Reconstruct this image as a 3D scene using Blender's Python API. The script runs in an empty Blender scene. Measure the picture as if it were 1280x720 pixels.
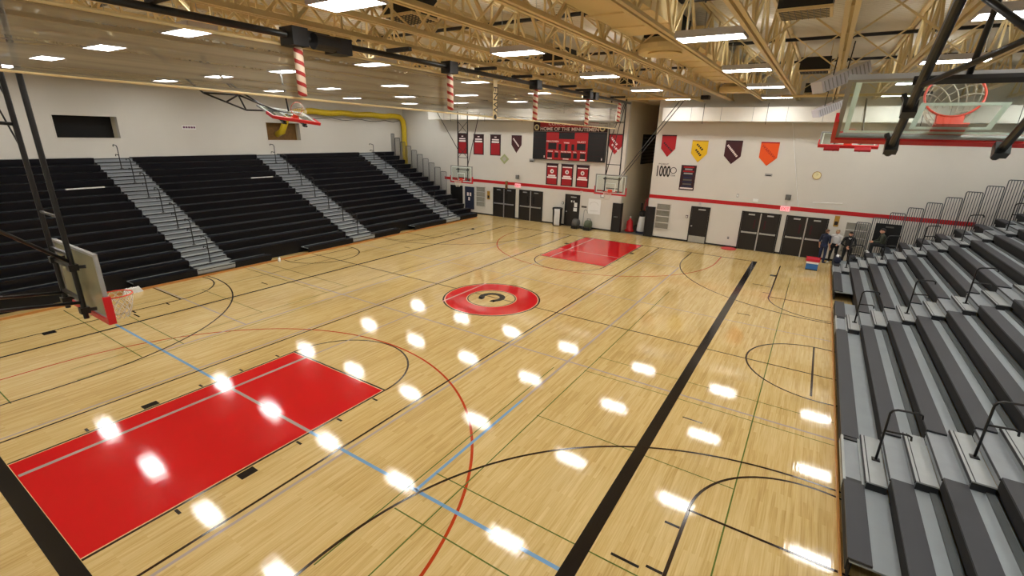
import bpy, bmesh, math, random
from mathutils import Vector, Matrix

# ---------------------------------------------------------------- camera, world, exposure
S = bpy.context.scene
COL = S.collection
R = math.radians
CAM_P = Vector((-13.886, -9.727, 5.985))
yaw, pitch, roll = 0.5631, -0.3172, 0.0254
f_ = Vector((math.cos(yaw)*math.cos(pitch), math.sin(yaw)*math.cos(pitch), math.sin(pitch)))
r0 = f_.cross(Vector((0, 0, 1))).normalized()
u0 = r0.cross(f_)
rt = math.cos(roll)*r0 + math.sin(roll)*u0
up = -math.sin(roll)*r0 + math.cos(roll)*u0
cam_d = bpy.data.cameras.new('camera')
cam_d.sensor_width = 36.0
cam_d.lens = 36.0*584.93/1280.0
cam_d.clip_start = 0.05
cam = bpy.data.objects.new('camera', cam_d)
M = Matrix((rt, up, -f_)).transposed().to_4x4()
M.translation = CAM_P
cam.matrix_world = M
COL.objects.link(cam)
S.camera = cam

W = bpy.data.worlds.new('world')
S.world = W
W.use_nodes = True
W.node_tree.nodes['Background'].inputs[0].default_value = (0.6, 0.65, 0.7, 1)
W.node_tree.nodes['Background'].inputs[1].default_value = 0.05
S.view_settings.view_transform = 'Standard'
S.view_settings.look = 'None'
S.view_settings.gamma = 1.0
S.view_settings.use_curve_mapping = False
S.view_settings.exposure = 0.6
LAMP = 24.0          # radiance of the lamp diffusers
UPL = 7.0            # radiance of the open tops of the lamp housings
S.cycles.max_bounces = 8
S.cycles.diffuse_bounces = 4
S.cycles.glossy_bounces = 4
S.cycles.transparent_max_bounces = 24
S.cycles.sample_clamp_indirect = 6.0

# ---------------------------------------------------------------- materials
def srgb(r, g, b):
    def c(v):
        v /= 255.0
        return v/12.92 if v <= 0.04045 else ((v+0.055)/1.055)**2.4
    return (c(r), c(g), c(b), 1.0)

def mat(name, col, rough=0.5, metal=0.0, emit=None, strength=0.0, alpha=1.0, noise=0.0, nscale=6.0, spec=0.5, coat=0.0):
    m = bpy.data.materials.new(name)
    m.use_nodes = True
    nt = m.node_tree
    p = nt.nodes['Principled BSDF']
    p.inputs['Base Color'].default_value = col
    p.inputs['Roughness'].default_value = rough
    p.inputs['Metallic'].default_value = metal
    p.inputs['Specular IOR Level'].default_value = spec
    p.inputs['Coat Weight'].default_value = coat
    if emit:
        p.inputs['Emission Color'].default_value = emit
        p.inputs['Emission Strength'].default_value = strength
    if alpha < 1:
        p.inputs['Alpha'].default_value = alpha
    if noise:
        tc = nt.nodes.new('ShaderNodeTexCoord')
        n = nt.nodes.new('ShaderNodeTexNoise')
        n.inputs['Scale'].default_value = nscale
        n.inputs['Detail'].default_value = 4
        nt.links.new(tc.outputs['Object'], n.inputs['Vector'])
        mx = nt.nodes.new('ShaderNodeMix')
        mx.data_type = 'RGBA'
        mx.inputs['A'].default_value = tuple(max(0, c*(1-noise)) for c in col[:3]) + (1,)
        mx.inputs['B'].default_value = tuple(min(1, c*(1+noise)) for c in col[:3]) + (1,)
        nt.links.new(n.outputs['Fac'], mx.inputs['Factor'])
        nt.links.new(mx.outputs['Result'], p.inputs['Base Color'])
    return m

def floor_mat(name, col, wood=True, rough=0.045):
    """lacquered strip floor; the boards run along X"""
    m = bpy.data.materials.new(name)
    m.use_nodes = True
    nt = m.node_tree
    N, L = nt.nodes, nt.links
    p = N['Principled BSDF']
    tc = N.new('ShaderNodeTexCoord')
    def mapping(sx, sy, sz=1.0):
        mp = N.new('ShaderNodeMapping')
        mp.inputs['Scale'].default_value = (sx, sy, sz)
        L.new(tc.outputs['Object'], mp.inputs['Vector'])
        return mp
    br = N.new('ShaderNodeTexBrick')
    br.offset = 0.37
    br.inputs['Scale'].default_value = 1.0
    br.inputs['Brick Width'].default_value = 1.1
    br.inputs['Row Height'].default_value = 0.058
    br.inputs['Mortar Size'].default_value = 0.0008
    br.inputs['Bias'].default_value = 0.0
    br.inputs['Color1'].default_value = (0, 0, 0, 1)
    br.inputs['Color2'].default_value = (1, 1, 1, 1)
    br.inputs['Mortar'].default_value = (0.4, 0.4, 0.4, 1)
    L.new(mapping(1, 1).outputs['Vector'], br.inputs['Vector'])
    # slow variation of gloss / height along boards
    n2 = N.new('ShaderNodeTexNoise')
    n2.inputs['Scale'].default_value = 1.0
    n2.inputs['Detail'].default_value = 3
    L.new(mapping(1.6, 30.0).outputs['Vector'], n2.inputs['Vector'])
    if wood:
        n1 = N.new('ShaderNodeTexNoise')
        n1.inputs['Scale'].default_value = 1.0
        n1.inputs['Detail'].default_value = 5
        L.new(mapping(1.6, 42.0).outputs['Vector'], n1.inputs['Vector'])
        n3 = N.new('ShaderNodeTexNoise')
        n3.inputs['Scale'].default_value = 0.35
        n3.inputs['Detail'].default_value = 2
        L.new(mapping(1, 1).outputs['Vector'], n3.inputs['Vector'])
        add = N.new('ShaderNodeMath'); add.operation = 'MULTIPLY_ADD'
        L.new(n1.outputs['Fac'], add.inputs[0]); add.inputs[1].default_value = 0.62
        sep = N.new('ShaderNodeSeparateColor')
        L.new(br.outputs['Color'], sep.inputs['Color'])
        m2 = N.new('ShaderNodeMath'); m2.operation = 'MULTIPLY'
        L.new(sep.outputs['Red'], m2.inputs[0]); m2.inputs[1].default_value = 0.20
        L.new(m2.outputs[0], add.inputs[2])
        add2 = N.new('ShaderNodeMath'); add2.operation = 'MULTIPLY_ADD'
        L.new(n3.outputs['Fac'], add2.inputs[0]); add2.inputs[1].default_value = 0.35
        L.new(add.outputs[0], add2.inputs[2])
        ramp = N.new('ShaderNodeValToRGB')
        e = ramp.color_ramp.elements
        e[0].position = 0.28; e[0].color = srgb(172, 140, 80)
        e[1].position = 0.85; e[1].color = srgb(220, 196, 142)
        k = ramp.color_ramp.elements.new(0.55); k.color = srgb(202, 173, 113)
        L.new(add2.outputs[0], ramp.inputs['Fac'])
        L.new(ramp.outputs['Color'], p.inputs['Base Color'])
    else:
        p.inputs['Base Color'].default_value = col
    # fine waviness of the lacquer: breaks up the lamp reflections along the boards
    bp = N.new('ShaderNodeBump')
    bp.inputs['Strength'].default_value = 0.14
    bp.inputs['Distance'].default_value = 0.008
    ad = N.new('ShaderNodeMath'); ad.operation = 'MULTIPLY_ADD'
    L.new(n2.outputs['Fac'], ad.inputs[0]); ad.inputs[1].default_value = 0.6
    sp2 = N.new('ShaderNodeSeparateColor')
    L.new(br.outputs['Color'], sp2.inputs['Color'])
    mm = N.new('ShaderNodeMath'); mm.operation = 'MULTIPLY'
    L.new(sp2.outputs['Red'], mm.inputs[0]); mm.inputs[1].default_value = 0.05
    L.new(mm.outputs[0], ad.inputs[2])
    L.new(ad.outputs[0], bp.inputs['Height'])
    L.new(bp.outputs['Normal'], p.inputs['Normal'])
    p.inputs['Roughness'].default_value = rough
    p.inputs['Specular IOR Level'].default_value = 0.5
    return m

def mesh_cloth_mat(name):
    """see-through vinyl mesh of the divider curtain, in horizontal widths"""
    m = bpy.data.materials.new(name)
    m.use_nodes = True
    nt = m.node_tree
    N, L = nt.nodes, nt.links
    for n in list(N):
        N.remove(n)
    out = N.new('ShaderNodeOutputMaterial')
    tr = N.new('ShaderNodeBsdfTransparent')
    df = N.new('ShaderNodeBsdfDiffuse')
    tl = N.new('ShaderNodeBsdfTranslucent')
    tc = N.new('ShaderNodeTexCoord')
    mp = N.new('ShaderNodeMapping')
    mp.inputs['Scale'].default_value = (0.12, 1, 9.0)
    L.new(tc.outputs['Object'], mp.inputs['Vector'])
    nz = N.new('ShaderNodeTexNoise')
    nz.inputs['Scale'].default_value = 1.0
    nz.inputs['Detail'].default_value = 5
    L.new(mp.outputs['Vector'], nz.inputs['Vector'])
    ramp = N.new('ShaderNodeValToRGB')
    ramp.color_ramp.elements[0].position = 0.3
    ramp.color_ramp.elements[0].color = srgb(112, 104, 88)
    ramp.color_ramp.elements[1].position = 0.72
    ramp.color_ramp.elements[1].color = srgb(172, 164, 146)
    L.new(nz.outputs['Fac'], ramp.inputs['Fac'])
    L.new(ramp.outputs['Color'], df.inputs['Color'])
    L.new(ramp.outputs['Color'], tl.inputs['Color'])
    a = N.new('ShaderNodeMixShader'); a.inputs[0].default_value = 0.35
    L.new(df.outputs[0], a.inputs[1]); L.new(tl.outputs[0], a.inputs[2])
    b = N.new('ShaderNodeMixShader'); b.inputs[0].default_value = 0.62
    L.new(tr.outputs[0], b.inputs[1]); L.new(a.outputs[0], b.inputs[2])
    L.new(b.outputs[0], out.inputs['Surface'])
    return m

def glass_mat(name, haze=0.03, hc=(0.5, 0.55, 0.5, 1)):
    m = bpy.data.materials.new(name)
    m.use_nodes = True
    nt = m.node_tree
    N, L = nt.nodes, nt.links
    for n in list(N):
        N.remove(n)
    out = N.new('ShaderNodeOutputMaterial')
    tr = N.new('ShaderNodeBsdfTransparent'); tr.inputs[0].default_value = (0.90, 0.94, 0.92, 1)
    gl = N.new('ShaderNodeBsdfGlossy'); gl.inputs['Roughness'].default_value = 0.02
    lw = N.new('ShaderNodeLayerWeight'); lw.inputs[0].default_value = 0.5
    pw = N.new('ShaderNodeMath'); pw.operation = 'POWER'; pw.inputs[1].default_value = 4.0
    L.new(lw.outputs['Facing'], pw.inputs[0])
    fr = N.new('ShaderNodeMath'); fr.operation = 'MULTIPLY_ADD'; fr.inputs[1].default_value = 0.5; fr.inputs[2].default_value = 0.03
    L.new(pw.outputs[0], fr.inputs[0])
    mx = N.new('ShaderNodeMixShader')
    L.new(fr.outputs[0], mx.inputs[0]); L.new(tr.outputs[0], mx.inputs[1]); L.new(gl.outputs[0], mx.inputs[2])
    df = N.new('ShaderNodeBsdfDiffuse'); df.inputs[0].default_value = hc
    m2 = N.new('ShaderNodeMixShader'); m2.inputs[0].default_value = haze
    L.new(mx.outputs[0], m2.inputs[1]); L.new(df.outputs[0], m2.inputs[2])
    L.new(m2.outputs[0], out.inputs['Surface'])
    return m

def deck_mat(name):
    m = mat(name, srgb(224, 219, 204), 0.4)
    nt = m.node_tree
    p = nt.nodes['Principled BSDF']
    tc = nt.nodes.new('ShaderNodeTexCoord')
    w = nt.nodes.new('ShaderNodeTexWave')
    w.wave_type = 'BANDS'; w.bands_direction = 'X'; w.wave_profile = 'SIN'
    w.inputs['Scale'].default_value = 2.1
    nt.links.new(tc.outputs['Object'], w.inputs['Vector'])
    b = nt.nodes.new('ShaderNodeBump')
    b.inputs['Strength'].default_value = 0.9; b.inputs['Distance'].default_value = 0.04
    nt.links.new(w.outputs['Fac'], b.inputs['Height'])
    nt.links.new(b.outputs['Normal'], p.inputs['Normal'])
    return m

def line_mat(name):
    m = bpy.data.materials.new(name)
    m.use_nodes = True
    nt = m.node_tree
    N, L = nt.nodes, nt.links
    for n in list(N):
        N.remove(n)
    out = N.new('ShaderNodeOutputMaterial')
    a = N.new('ShaderNodeBsdfDiffuse'); a.inputs[0].default_value = (0.85, 0.9, 0.86, 1)
    b = N.new('ShaderNodeBsdfTranslucent'); b.inputs[0].default_value = (0.85, 0.92, 0.87, 1)
    mx = N.new('ShaderNodeMixShader'); mx.inputs[0].default_value = 0.6
    L.new(a.outputs[0], mx.inputs[1]); L.new(b.outputs[0], mx.inputs[2]); L.new(mx.outputs[0], out.inputs['Surface'])
    return m

def stripe_mat(name):
    m = mat(name, srgb(225, 205, 180), 0.7)
    nt = m.node_tree
    p = nt.nodes['Principled BSDF']
    tc = nt.nodes.new('ShaderNodeTexCoord')
    sx = nt.nodes.new('ShaderNodeSeparateXYZ')
    nt.links.new(tc.outputs['Object'], sx.inputs[0])
    at = nt.nodes.new('ShaderNodeMath'); at.operation = 'ARCTAN2'
    nt.links.new(sx.outputs['Y'], at.inputs[0]); nt.links.new(sx.outputs['X'], at.inputs[1])
    dv = nt.nodes.new('ShaderNodeMath'); dv.operation = 'MULTIPLY_ADD'
    nt.links.new(at.outputs[0], dv.inputs[0]); dv.inputs[1].default_value = 1/(2*math.pi)
    zz = nt.nodes.new('ShaderNodeMath'); zz.operation = 'MULTIPLY'
    nt.links.new(sx.outputs['Z'], zz.inputs[0]); zz.inputs[1].default_value = 5.2
    nt.links.new(zz.outputs[0], dv.inputs[2])
    fr = nt.nodes.new('ShaderNodeMath'); fr.operation = 'FRACT'
    nt.links.new(dv.outputs[0], fr.inputs[0])
    gt = nt.nodes.new('ShaderNodeMath'); gt.operation = 'GREATER_THAN'; gt.inputs[1].default_value = 0.62
    nt.links.new(fr.outputs[0], gt.inputs[0])
    mx = nt.nodes.new('ShaderNodeMix'); mx.data_type = 'RGBA'
    mx.inputs['A'].default_value = srgb(228, 208, 184); mx.inputs['B'].default_value = srgb(172, 44, 40)
    nt.links.new(gt.outputs[0], mx.inputs['Factor'])
    nt.links.new(mx.outputs['Result'], p.inputs['Base Color'])
    return m

MT = {
    'wood': floor_mat('maple', None),
    'f_red': floor_mat('court_red', srgb(204, 22, 28), False, 0.05),
    'f_black': floor_mat('court_black', srgb(20, 18, 18), False, 0.12),
    'f_thin': floor_mat('court_thin_black', srgb(48, 32, 20), False, 0.12),
    'f_orange': floor_mat('court_orange_red', srgb(178, 62, 30), False),
    'f_blue': floor_mat('court_blue', srgb(120, 160, 196), False),
    'f_grey': floor_mat('court_grey', srgb(172, 158, 150), False),
    'f_pink': floor_mat('court_pink', srgb(214, 160, 156), False),
    'f_green': floor_mat('court_green', srgb(92, 108, 50), False),
    'f_pale': floor_mat('court_pale', srgb(222, 180, 140), False),
    'wall': mat('wall_paint', srgb(212, 208, 199), 0.75, noise=0.03, nscale=1.2),
    'wall_in': mat('recess_paint', srgb(214, 204, 180), 0.8, noise=0.04, nscale=1.5),
    'red': mat('red_paint', srgb(184, 14, 22), 0.5),
    'deck': deck_mat('roof_deck'),
    'tan': mat('tan_steel', srgb(224, 204, 154), 0.45, noise=0.05, nscale=3),
    'tan_d': mat('tan_duct', srgb(230, 210, 160), 0.5, noise=0.05, nscale=2),
    'white_d': mat('white_duct', srgb(232, 228, 218), 0.35, noise=0.02),
    'galv': mat('galvanised', srgb(180, 182, 180), 0.35, 0.6, noise=0.1),
    'black': mat('black_paint', srgb(15, 14, 15), 0.5),
    'black_s': mat('black_steel', srgb(20, 20, 21), 0.35),
    'black_m': mat('black_matte', srgb(9, 9, 10), 0.8),
    'seat_l': mat('black_seat', srgb(9, 10, 19), 0.28, noise=0.12, nscale=2, spec=0.3),
    'seat_r': mat('charcoal_seat', srgb(45, 47, 53), 0.5, noise=0.12, nscale=2),
    'back_strip': mat('dark_back_strip', srgb(84, 89, 90), 0.5, noise=0.1, nscale=3),
    'step': mat('grey_tread', srgb(138, 144, 148), 0.45, noise=0.12, nscale=4),
    'step2': mat('bright_tread', srgb(160, 165, 165), 0.35, noise=0.10, nscale=5),
    'deckg': mat('footboard_grey', srgb(144, 152, 156), 0.5, noise=0.12, nscale=2),
    'nosing': mat('black_nosing', srgb(26, 28, 32), 0.5),
    'trimw': mat('wood_trim', srgb(196, 138, 74), 0.3, noise=0.1),
    'door': mat('dark_door', srgb(25, 20, 17), 0.5, noise=0.08),
    'alu': mat('aluminium', srgb(190, 192, 196), 0.3, 0.7),
    'orange': mat('orange_rim', srgb(222, 66, 36), 0.4),
    'pad': mat('red_pad', srgb(200, 26, 34), 0.4),
    'white': mat('white', srgb(235, 235, 232), 0.5),
    'paper': mat('paper', srgb(238, 238, 234), 0.8),
    'glass': glass_mat('board_glass'),
    'glass_h': glass_mat('hazy_board', 0.55, srgb(176, 170, 140)),
    'linep': line_mat('board_lines'),
    'net': mat('net_cord', srgb(220, 214, 200), 0.8),
    'meshc': mesh_cloth_mat('curtain_mesh'),
    'stripe': stripe_mat('candy_stripe'),
    'lamp': mat('lamp_diffuser', (1, 1, 1, 1), 0.5, emit=(1.0, 0.985, 0.95, 1), strength=LAMP),
    'lampup': mat('lamp_top', (1, 1, 1, 1), 0.5, emit=(1.0, 0.97, 0.92, 1), strength=UPL),
    'lampbox': mat('lamp_housing', srgb(200, 198, 205), 0.4),
    'yellow_d': mat('yellow_duct', srgb(206, 176, 20), 0.5, noise=0.15, nscale=8),
    'banner_r': mat('banner_red', srgb(158, 12, 22), 0.7),
    'banner_d': mat('banner_dark', srgb(46, 8, 16), 0.7),
    'maroon': mat('maroon', srgb(62, 16, 24), 0.7),
    'pyel': mat('pennant_yellow', srgb(224, 180, 14), 0.7),
    'poran': mat('pennant_orange', srgb(232, 84, 14), 0.7),
    'pred': mat('pennant_red', srgb(164, 14, 24), 0.7),
    'letter_w': mat('letter_white', srgb(240, 225, 220), 0.6),
    'letter_k': mat('letter_black', srgb(30, 24, 20), 0.6),
    'sb_red': mat('scoreboard_red', srgb(164, 14, 18), 0.4),
    'sb_black': mat('scoreboard_black', srgb(12, 9, 11), 0.45),
    'exit': mat('exit_face', srgb(240, 180, 185), 0.5, emit=srgb(250, 180, 185), strength=0.35),
    'exit_l': mat('exit_letters', srgb(226, 70, 84), 0.5, emit=srgb(226, 60, 76), strength=0.3),
    'louver': mat('louver_grey', srgb(176, 172, 158), 0.5),
    'louver_d': mat('louver_dark', srgb(128, 126, 116), 0.7),
    'cream': mat('clock_face', srgb(226, 216, 168), 0.5),
    'brown': mat('brown_board', srgb(126, 92, 44), 0.7, noise=0.4, nscale=9),
    'gold': mat('gold', srgb(176, 134, 50), 0.5),
    'skin': mat('skin', srgb(206, 152, 124), 0.6),
    'navy': mat('navy_cloth', srgb(30, 36, 58), 0.85),
    'denim': mat('denim', srgb(34, 42, 72), 0.85),
    'cloth_w': mat('white_cloth', srgb(212, 212, 212), 0.85),
    'cloth_k': mat('black_cloth', srgb(26, 27, 28), 0.85),
    'olive': mat('olive_cloth', srgb(54, 58, 46), 0.85),
    'hair': mat('hair_dark', srgb(30, 22, 18), 0.7),
    'hair_b': mat('hair_brown', srgb(104, 74, 54), 0.7),
    'cap_tan': mat('cap_tan', srgb(150, 124, 92), 0.7),
    'blue': mat('blue_plastic', srgb(46, 104, 166), 0.4),
    'redp': mat('red_plastic', srgb(206, 40, 62), 0.4),
    'rail': mat('rail_grey', srgb(64, 68, 74), 0.4),
    'grey': mat('grey_paint', srgb(150, 150, 148), 0.5),
    'mint': mat('pale_green', srgb(160, 168, 120), 0.6),
    'plum': mat('plum', srgb(104, 60, 96), 0.7),
    'moss': mat('moss_plastic', srgb(84, 92, 70), 0.5),
    'slate': mat('dark_floor', srgb(86, 84, 78), 0.6),
}

# ---------------------------------------------------------------- mesh helpers
class MB:
    def __init__(self):
        self.v, self.f, self.m = [], [], []
        self.cur = 0
    def add(self, vs, fs, mi=None):
        o = len(self.v)
        self.v += [tuple(p) for p in vs]
        for q in fs:
            self.f.append([i+o for i in q])
            self.m.append(self.cur if mi is None else mi)
        return self
    def box(self, x0, x1, y0, y1, z0, z1, mi=None):
        vs = [(x, y, z) for z in (z0, z1) for y in (y0, y1) for x in (x0, x1)]
        return self.add(vs, [(0, 2, 3, 1), (4, 5, 7, 6), (0, 1, 5, 4), (2, 6, 7, 3), (0, 4, 6, 2), (1, 3, 7, 5)], mi)
    def obox(self, c, ax, ay, az, mi=None):
        """box round c with half-axis vectors"""
        c, ax, ay, az = Vector(c), Vector(ax), Vector(ay), Vector(az)
        vs = [c+sx*ax+sy*ay+sz*az for sz in (-1, 1) for sy in (-1, 1) for sx in (-1, 1)]
        return self.add(vs, [(0, 2, 3, 1), (4, 5, 7, 6), (0, 1, 5, 4), (2, 6, 7, 3), (0, 4, 6, 2), (1, 3, 7, 5)], mi)
    def bar(self, p0, p1, w=0.05, h=None, mi=None, ref=(0, 0, 1)):
        p0, p1 = Vector(p0), Vector(p1)
        d = (p1-p0)
        l = d.length
        d.normalize()
        r = d.cross(Vector(ref))
        if r.length < 1e-4:
            r = d.cross(Vector((1, 0, 0)))
        r.normalize()
        n = r.cross(d)
        return self.obox((p0+p1)/2, d*l/2, r*w/2, n*(h or w)/2, mi)
    def tube(self, pts, r, n=8, mi=None, cap=True, closed=False):
        pts = [Vector(p) for p in pts]
        rs = r if isinstance(r, (list, tuple)) else [r]*len(pts)
        vs, fs = [], []
        prev = None
        K = len(pts)
        for i, p in enumerate(pts):
            if closed:
                t = pts[(i+1) % K]-pts[i-1]
            elif i == 0:
                t = pts[1]-pts[0]
            elif i == K-1:
                t = pts[-1]-pts[-2]
            else:
                t = (pts[i+1]-p).normalized()+(p-pts[i-1]).normalized()
            t.normalize()
            if prev is None:
                a = t.cross(Vector((0, 0, 1)))
                if a.length < 1e-3:
                    a = t.cross(Vector((1, 0, 0)))
            else:
                a = prev-t*prev.dot(t)
            a.normalize()
            prev = a
            b = t.cross(a)
            for k in range(n):
                g = 2*math.pi*k/n
                vs.append(p+(a*math.cos(g)+b*math.sin(g))*rs[i])
        for i in range(K if closed else K-1):
            j = (i+1) % K
            for k in range(n):
                fs.append((i*n+k, i*n+(k+1) % n, j*n+(k+1) % n, j*n+k))
        if cap and not closed:
            fs.append(tuple(reversed(range(n))))
            fs.append(tuple((K-1)*n+k for k in range(n)))
        return self.add(vs, fs, mi)
    def lathe(self, prof, c=(0, 0, 0), n=24, mi=None, axis='z'):
        vs, fs = [], []
        c = Vector(c)
        for (r, z) in prof:
            for k in range(n):
                g = 2*math.pi*k/n
                if axis == 'z':
                    q = Vector((r*math.cos(g), r*math.sin(g), z))
                elif axis == 'x':
                    q = Vector((z, r*math.cos(g), r*math.sin(g)))
                else:
                    q = Vector((r*math.cos(g), z, r*math.sin(g)))
                vs.append(c+q)
        for i in range(len(prof)-1):
            for k in range(n):
                fs.append((i*n+k, i*n+(k+1) % n, (i+1)*n+(k+1) % n, (i+1)*n+k))
        fs.append(tuple(reversed(range(n))))
        fs.append(tuple((len(prof)-1)*n+k for k in range(n)))
        return self.add(vs, fs, mi)
    def prism(self, poly, x0, x1, mi=None):
        """poly in (y,z), extruded along x"""
        n = len(poly)
        vs = [(x0, y, z) for y, z in poly]+[(x1, y, z) for y, z in poly]
        fs = [tuple(range(n)), tuple(reversed(range(n, 2*n)))]
        fs += [(i, i+n, (i+1) % n+n, (i+1) % n) for i in range(n)]
        return self.add(vs, fs, mi)
    def flat(self, poly, z, mi=None):
        """poly in (x,y) at height z, face up"""
        return self.add([(x, y, z) for x, y in poly], [tuple(range(len(poly)))], mi)
    def build(self, name, mats, parent=None, loc=(0, 0, 0), smooth=False):
        """vertices are world coordinates minus the (unrotated) origin of parent/loc"""
        me = bpy.data.meshes.new(name)
        o = Vector(parent['_o']) if parent is not None and '_o' in parent else Vector(loc)
        me.from_pydata([tuple(Vector(p)-o) for p in self.v], [], self.f)
        if not isinstance(mats, (list, tuple)):
            mats = [mats]
        for m in mats:
            me.materials.append(MT[m] if isinstance(m, str) else m)
        if len(mats) > 1:
            me.polygons.foreach_set('material_index', self.m)
        bm = bmesh.new(); bm.from_mesh(me)
        bmesh.ops.recalc_face_normals(bm, faces=bm.faces)
        bm.to_mesh(me); bm.free()
        if smooth:
            for q in me.polygons:
                q.use_smooth = True
        me.update()
        ob = bpy.data.objects.new(name, me)
        COL.objects.link(ob)
        if parent is not None:
            ob.parent = parent
            if '_o' in parent: ob['_o'] = parent['_o']
        else:
            ob.location = loc
        return ob

def tag(o, label=None, cat=None, group=None, kind=None):
    if label: o['label'] = label
    if cat: o['category'] = cat
    if group: o['group'] = group
    if kind: o['kind'] = kind
    return o

def thing(name, label, cat, loc=(0, 0, 0), group=None, rot=None, local=False):
    o = bpy.data.objects.new(name, None)
    o.empty_display_size = 0.2
    COL.objects.link(o)
    o.location = loc
    if rot: o.rotation_euler = rot
    o['_o'] = (0, 0, 0) if local else tuple(loc)
    return tag(o, label, cat, group)

def dup(root, loc, label=None, rot=None):
    c = root.copy(); COL.objects.link(c); c.location = loc
    if rot: c.rotation_euler = rot
    if label: c['label'] = label
    for ch in root.children:
        d = ch.copy(); COL.objects.link(d); d.parent = c
        for g in ch.children:
            e = g.copy(); COL.objects.link(e); e.parent = d
    return c

def struct(o):
    o['kind'] = 'structure'
    return o

FX = Matrix(((0, 0, -1), (-1, 0, 0), (0, 1, 0)))     # text plane -> wall facing -X
def text_mesh(name, s, size, m, parent, pos, rotm=FX, depth=0.004, width=None, spin=0.0, bold=0.0):
    """lettering standing on a wall plane; pos = world centre"""
    cu = bpy.data.curves.new(name, 'FONT')
    cu.body = s; cu.size = size; cu.align_x = 'CENTER'; cu.align_y = 'CENTER'
    cu.extrude = depth; cu.offset = bold
    to = bpy.data.objects.new(name, cu)
    COL.objects.link(to)
    dg = bpy.context.evaluated_depsgraph_get()
    me = bpy.data.meshes.new_from_object(to.evaluated_get(dg))
    bpy.data.objects.remove(to)
    xs = [v.co.x for v in me.vertices]
    k = (width/(max(xs)-min(xs))) if width else 1.0
    o = Vector(parent['_o']) if parent is not None and '_o' in parent else Vector((0, 0, 0))
    cs, sn = math.cos(spin), math.sin(spin)
    for v in me.vertices:
        x, y, z = v.co.x*k, v.co.y, v.co.z
        v.co = rotm @ Vector((x*cs-y*sn, x*sn+y*cs, z)) + Vector(pos) - o
    me.materials.clear(); me.materials.append(MT[m])
    ob = bpy.data.objects.new(name, me)
    COL.objects.link(ob)
    if parent is not None:
        ob.parent = parent
        if '_o' in parent: ob['_o'] = parent['_o']
    return ob

# ================================================================= FLOOR with its painted lines
XF = 15.65            # far wall
XN = -16.6            # wall behind the camera
YL, YR = 19.95, -19.95
ZD = 9.25             # roof deck
fl_m = ['wood', 'f_red', 'f_black', 'f_thin', 'f_orange', 'f_blue', 'f_grey', 'f_pink', 'f_green', 'f_pale', 'slate']
F = MB()
F.box(XN, XF, YR, YL, -0.3, 0.0, 0)
F.box(XF, 22.5, -1.05, 0.75, -0.3, 0.0, 10)
def rect(x0, x1, y0, y1, mi, z):
    F.flat([(x0, y0), (x1, y0), (x1, y1), (x0, y1)], z, mi)
def hl(y, x0, x1, w, mi, z): rect(x0, x1, y-w/2, y+w/2, mi, z)        # runs along X
def vl(x, y0, y1, w, mi, z): rect(x-w/2, x+w/2, y0, y1, mi, z)        # runs along Y
def arc(cx, cy, r, a0, a1, w, mi, z, n=64):
    a0, a1 = R(a0), R(a1)
    for i in range(n):
        p, q = a0+(a1-a0)*i/n, a0+(a1-a0)*(i+1)/n
        F.flat([(cx+(r+s)*math.cos(t), cy+(r+s)*math.sin(t)) for t, s in ((p, -w/2), (p, w/2), (q, w/2), (q, -w/2))], z, mi)
z = lambda k: 0.0004+0.0005*k
RED, BLK, THN, ORG, BLU, GRY, PNK, GRN, PAL = 1, 2, 3, 4, 5, 6, 7, 8, 9
# red key areas with thin dark border and pale edge
for s in (-1, 1):
    a, b = sorted((s*12.8, s*7.01))
    rect(a, b, -1.85, 1.85, THN, z(0))
    rect(a-0.02 if s < 0 else a+0.05, b-0.05 if s < 0 else b+0.02, -1.80, 1.80, PAL, z(1))
    rect(a-0.0 if s < 0 else a+0.07, b-0.07 if s < 0 else b, -1.775, 1.775, RED, z(2))
    arc(s*7.01, 0, 1.83, 90 if s < 0 else 90, -90 if s < 0 else 270, 0.05, THN, z(0))
    # three point line in orange-red
    ac = s*11.25
    arc(ac, 0, 6.12, -90 if s < 0 else 90, 90 if s < 0 else 270, 0.055, ORG, z(5), 96)
    for t in (-1, 1):
        x0, x1 = sorted((ac, s*12.8))
        hl(t*6.12, x0, x1, 0.055, ORG, z(5))
    # lane blocks and hash marks
    for t in (-1, 1):
        for x, w, d in ((10.48, 0.30, 0.2), (11.61, 0.05, 0.16), (9.43, 0.05, 0.16), (8.46, 0.05, 0.16), (7.46, 0.05, 0.16)):
            y0, y1 = sorted((t*1.87, t*(1.87+d)))
            rect(s*x-w/2, s*x+w/2, y0, y1, BLK, z(3))
# centre circle with letter
def ring(r0_, r1_, mi, zz, n=72):
    for i in range(n):
        p, q = 2*math.pi*i/n, 2*math.pi*(i+1)/n
        F.flat([(r*math.cos(t), r*math.sin(t)-0.05) for t, r in ((p, r0_), (p, r1_), (q, r1_), (q, r0_))], zz, mi)
ring(1.80, 1.86, THN, z(4)); ring(1.76, 1.80, PAL, z(4)); ring(0.97, 1.76, RED, z(4))
ring(0.93, 0.97, PAL, z(4)); ring(0.89, 0.93, THN, z(4))
# letter C open towards the near end, with serifs
arc(0.1, 0, 0.40, -142, 142, 0.22, BLK, z(6), 40)
for t in (-1, 1):
    rect(-0.33, -0.16, t*0.27-0.10, t*0.27+0.10, BLK, z(6))
# main court boundary: thick baseline and right sideline, thinner far lines
rect(-13.06, -12.81, -7.86, 7.75, BLK, z(7))
rect(-13.06, 12.86, -7.86, -7.62, BLK, z(7))
hl(7.72, -12.9, 12.85, 0.09, BLK, z(7))
vl(12.83, -7.86, 7.75, 0.07, BLK, z(7))
vl(0.12, -11.2, 11.3, 0.045, THN, z(3))
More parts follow.
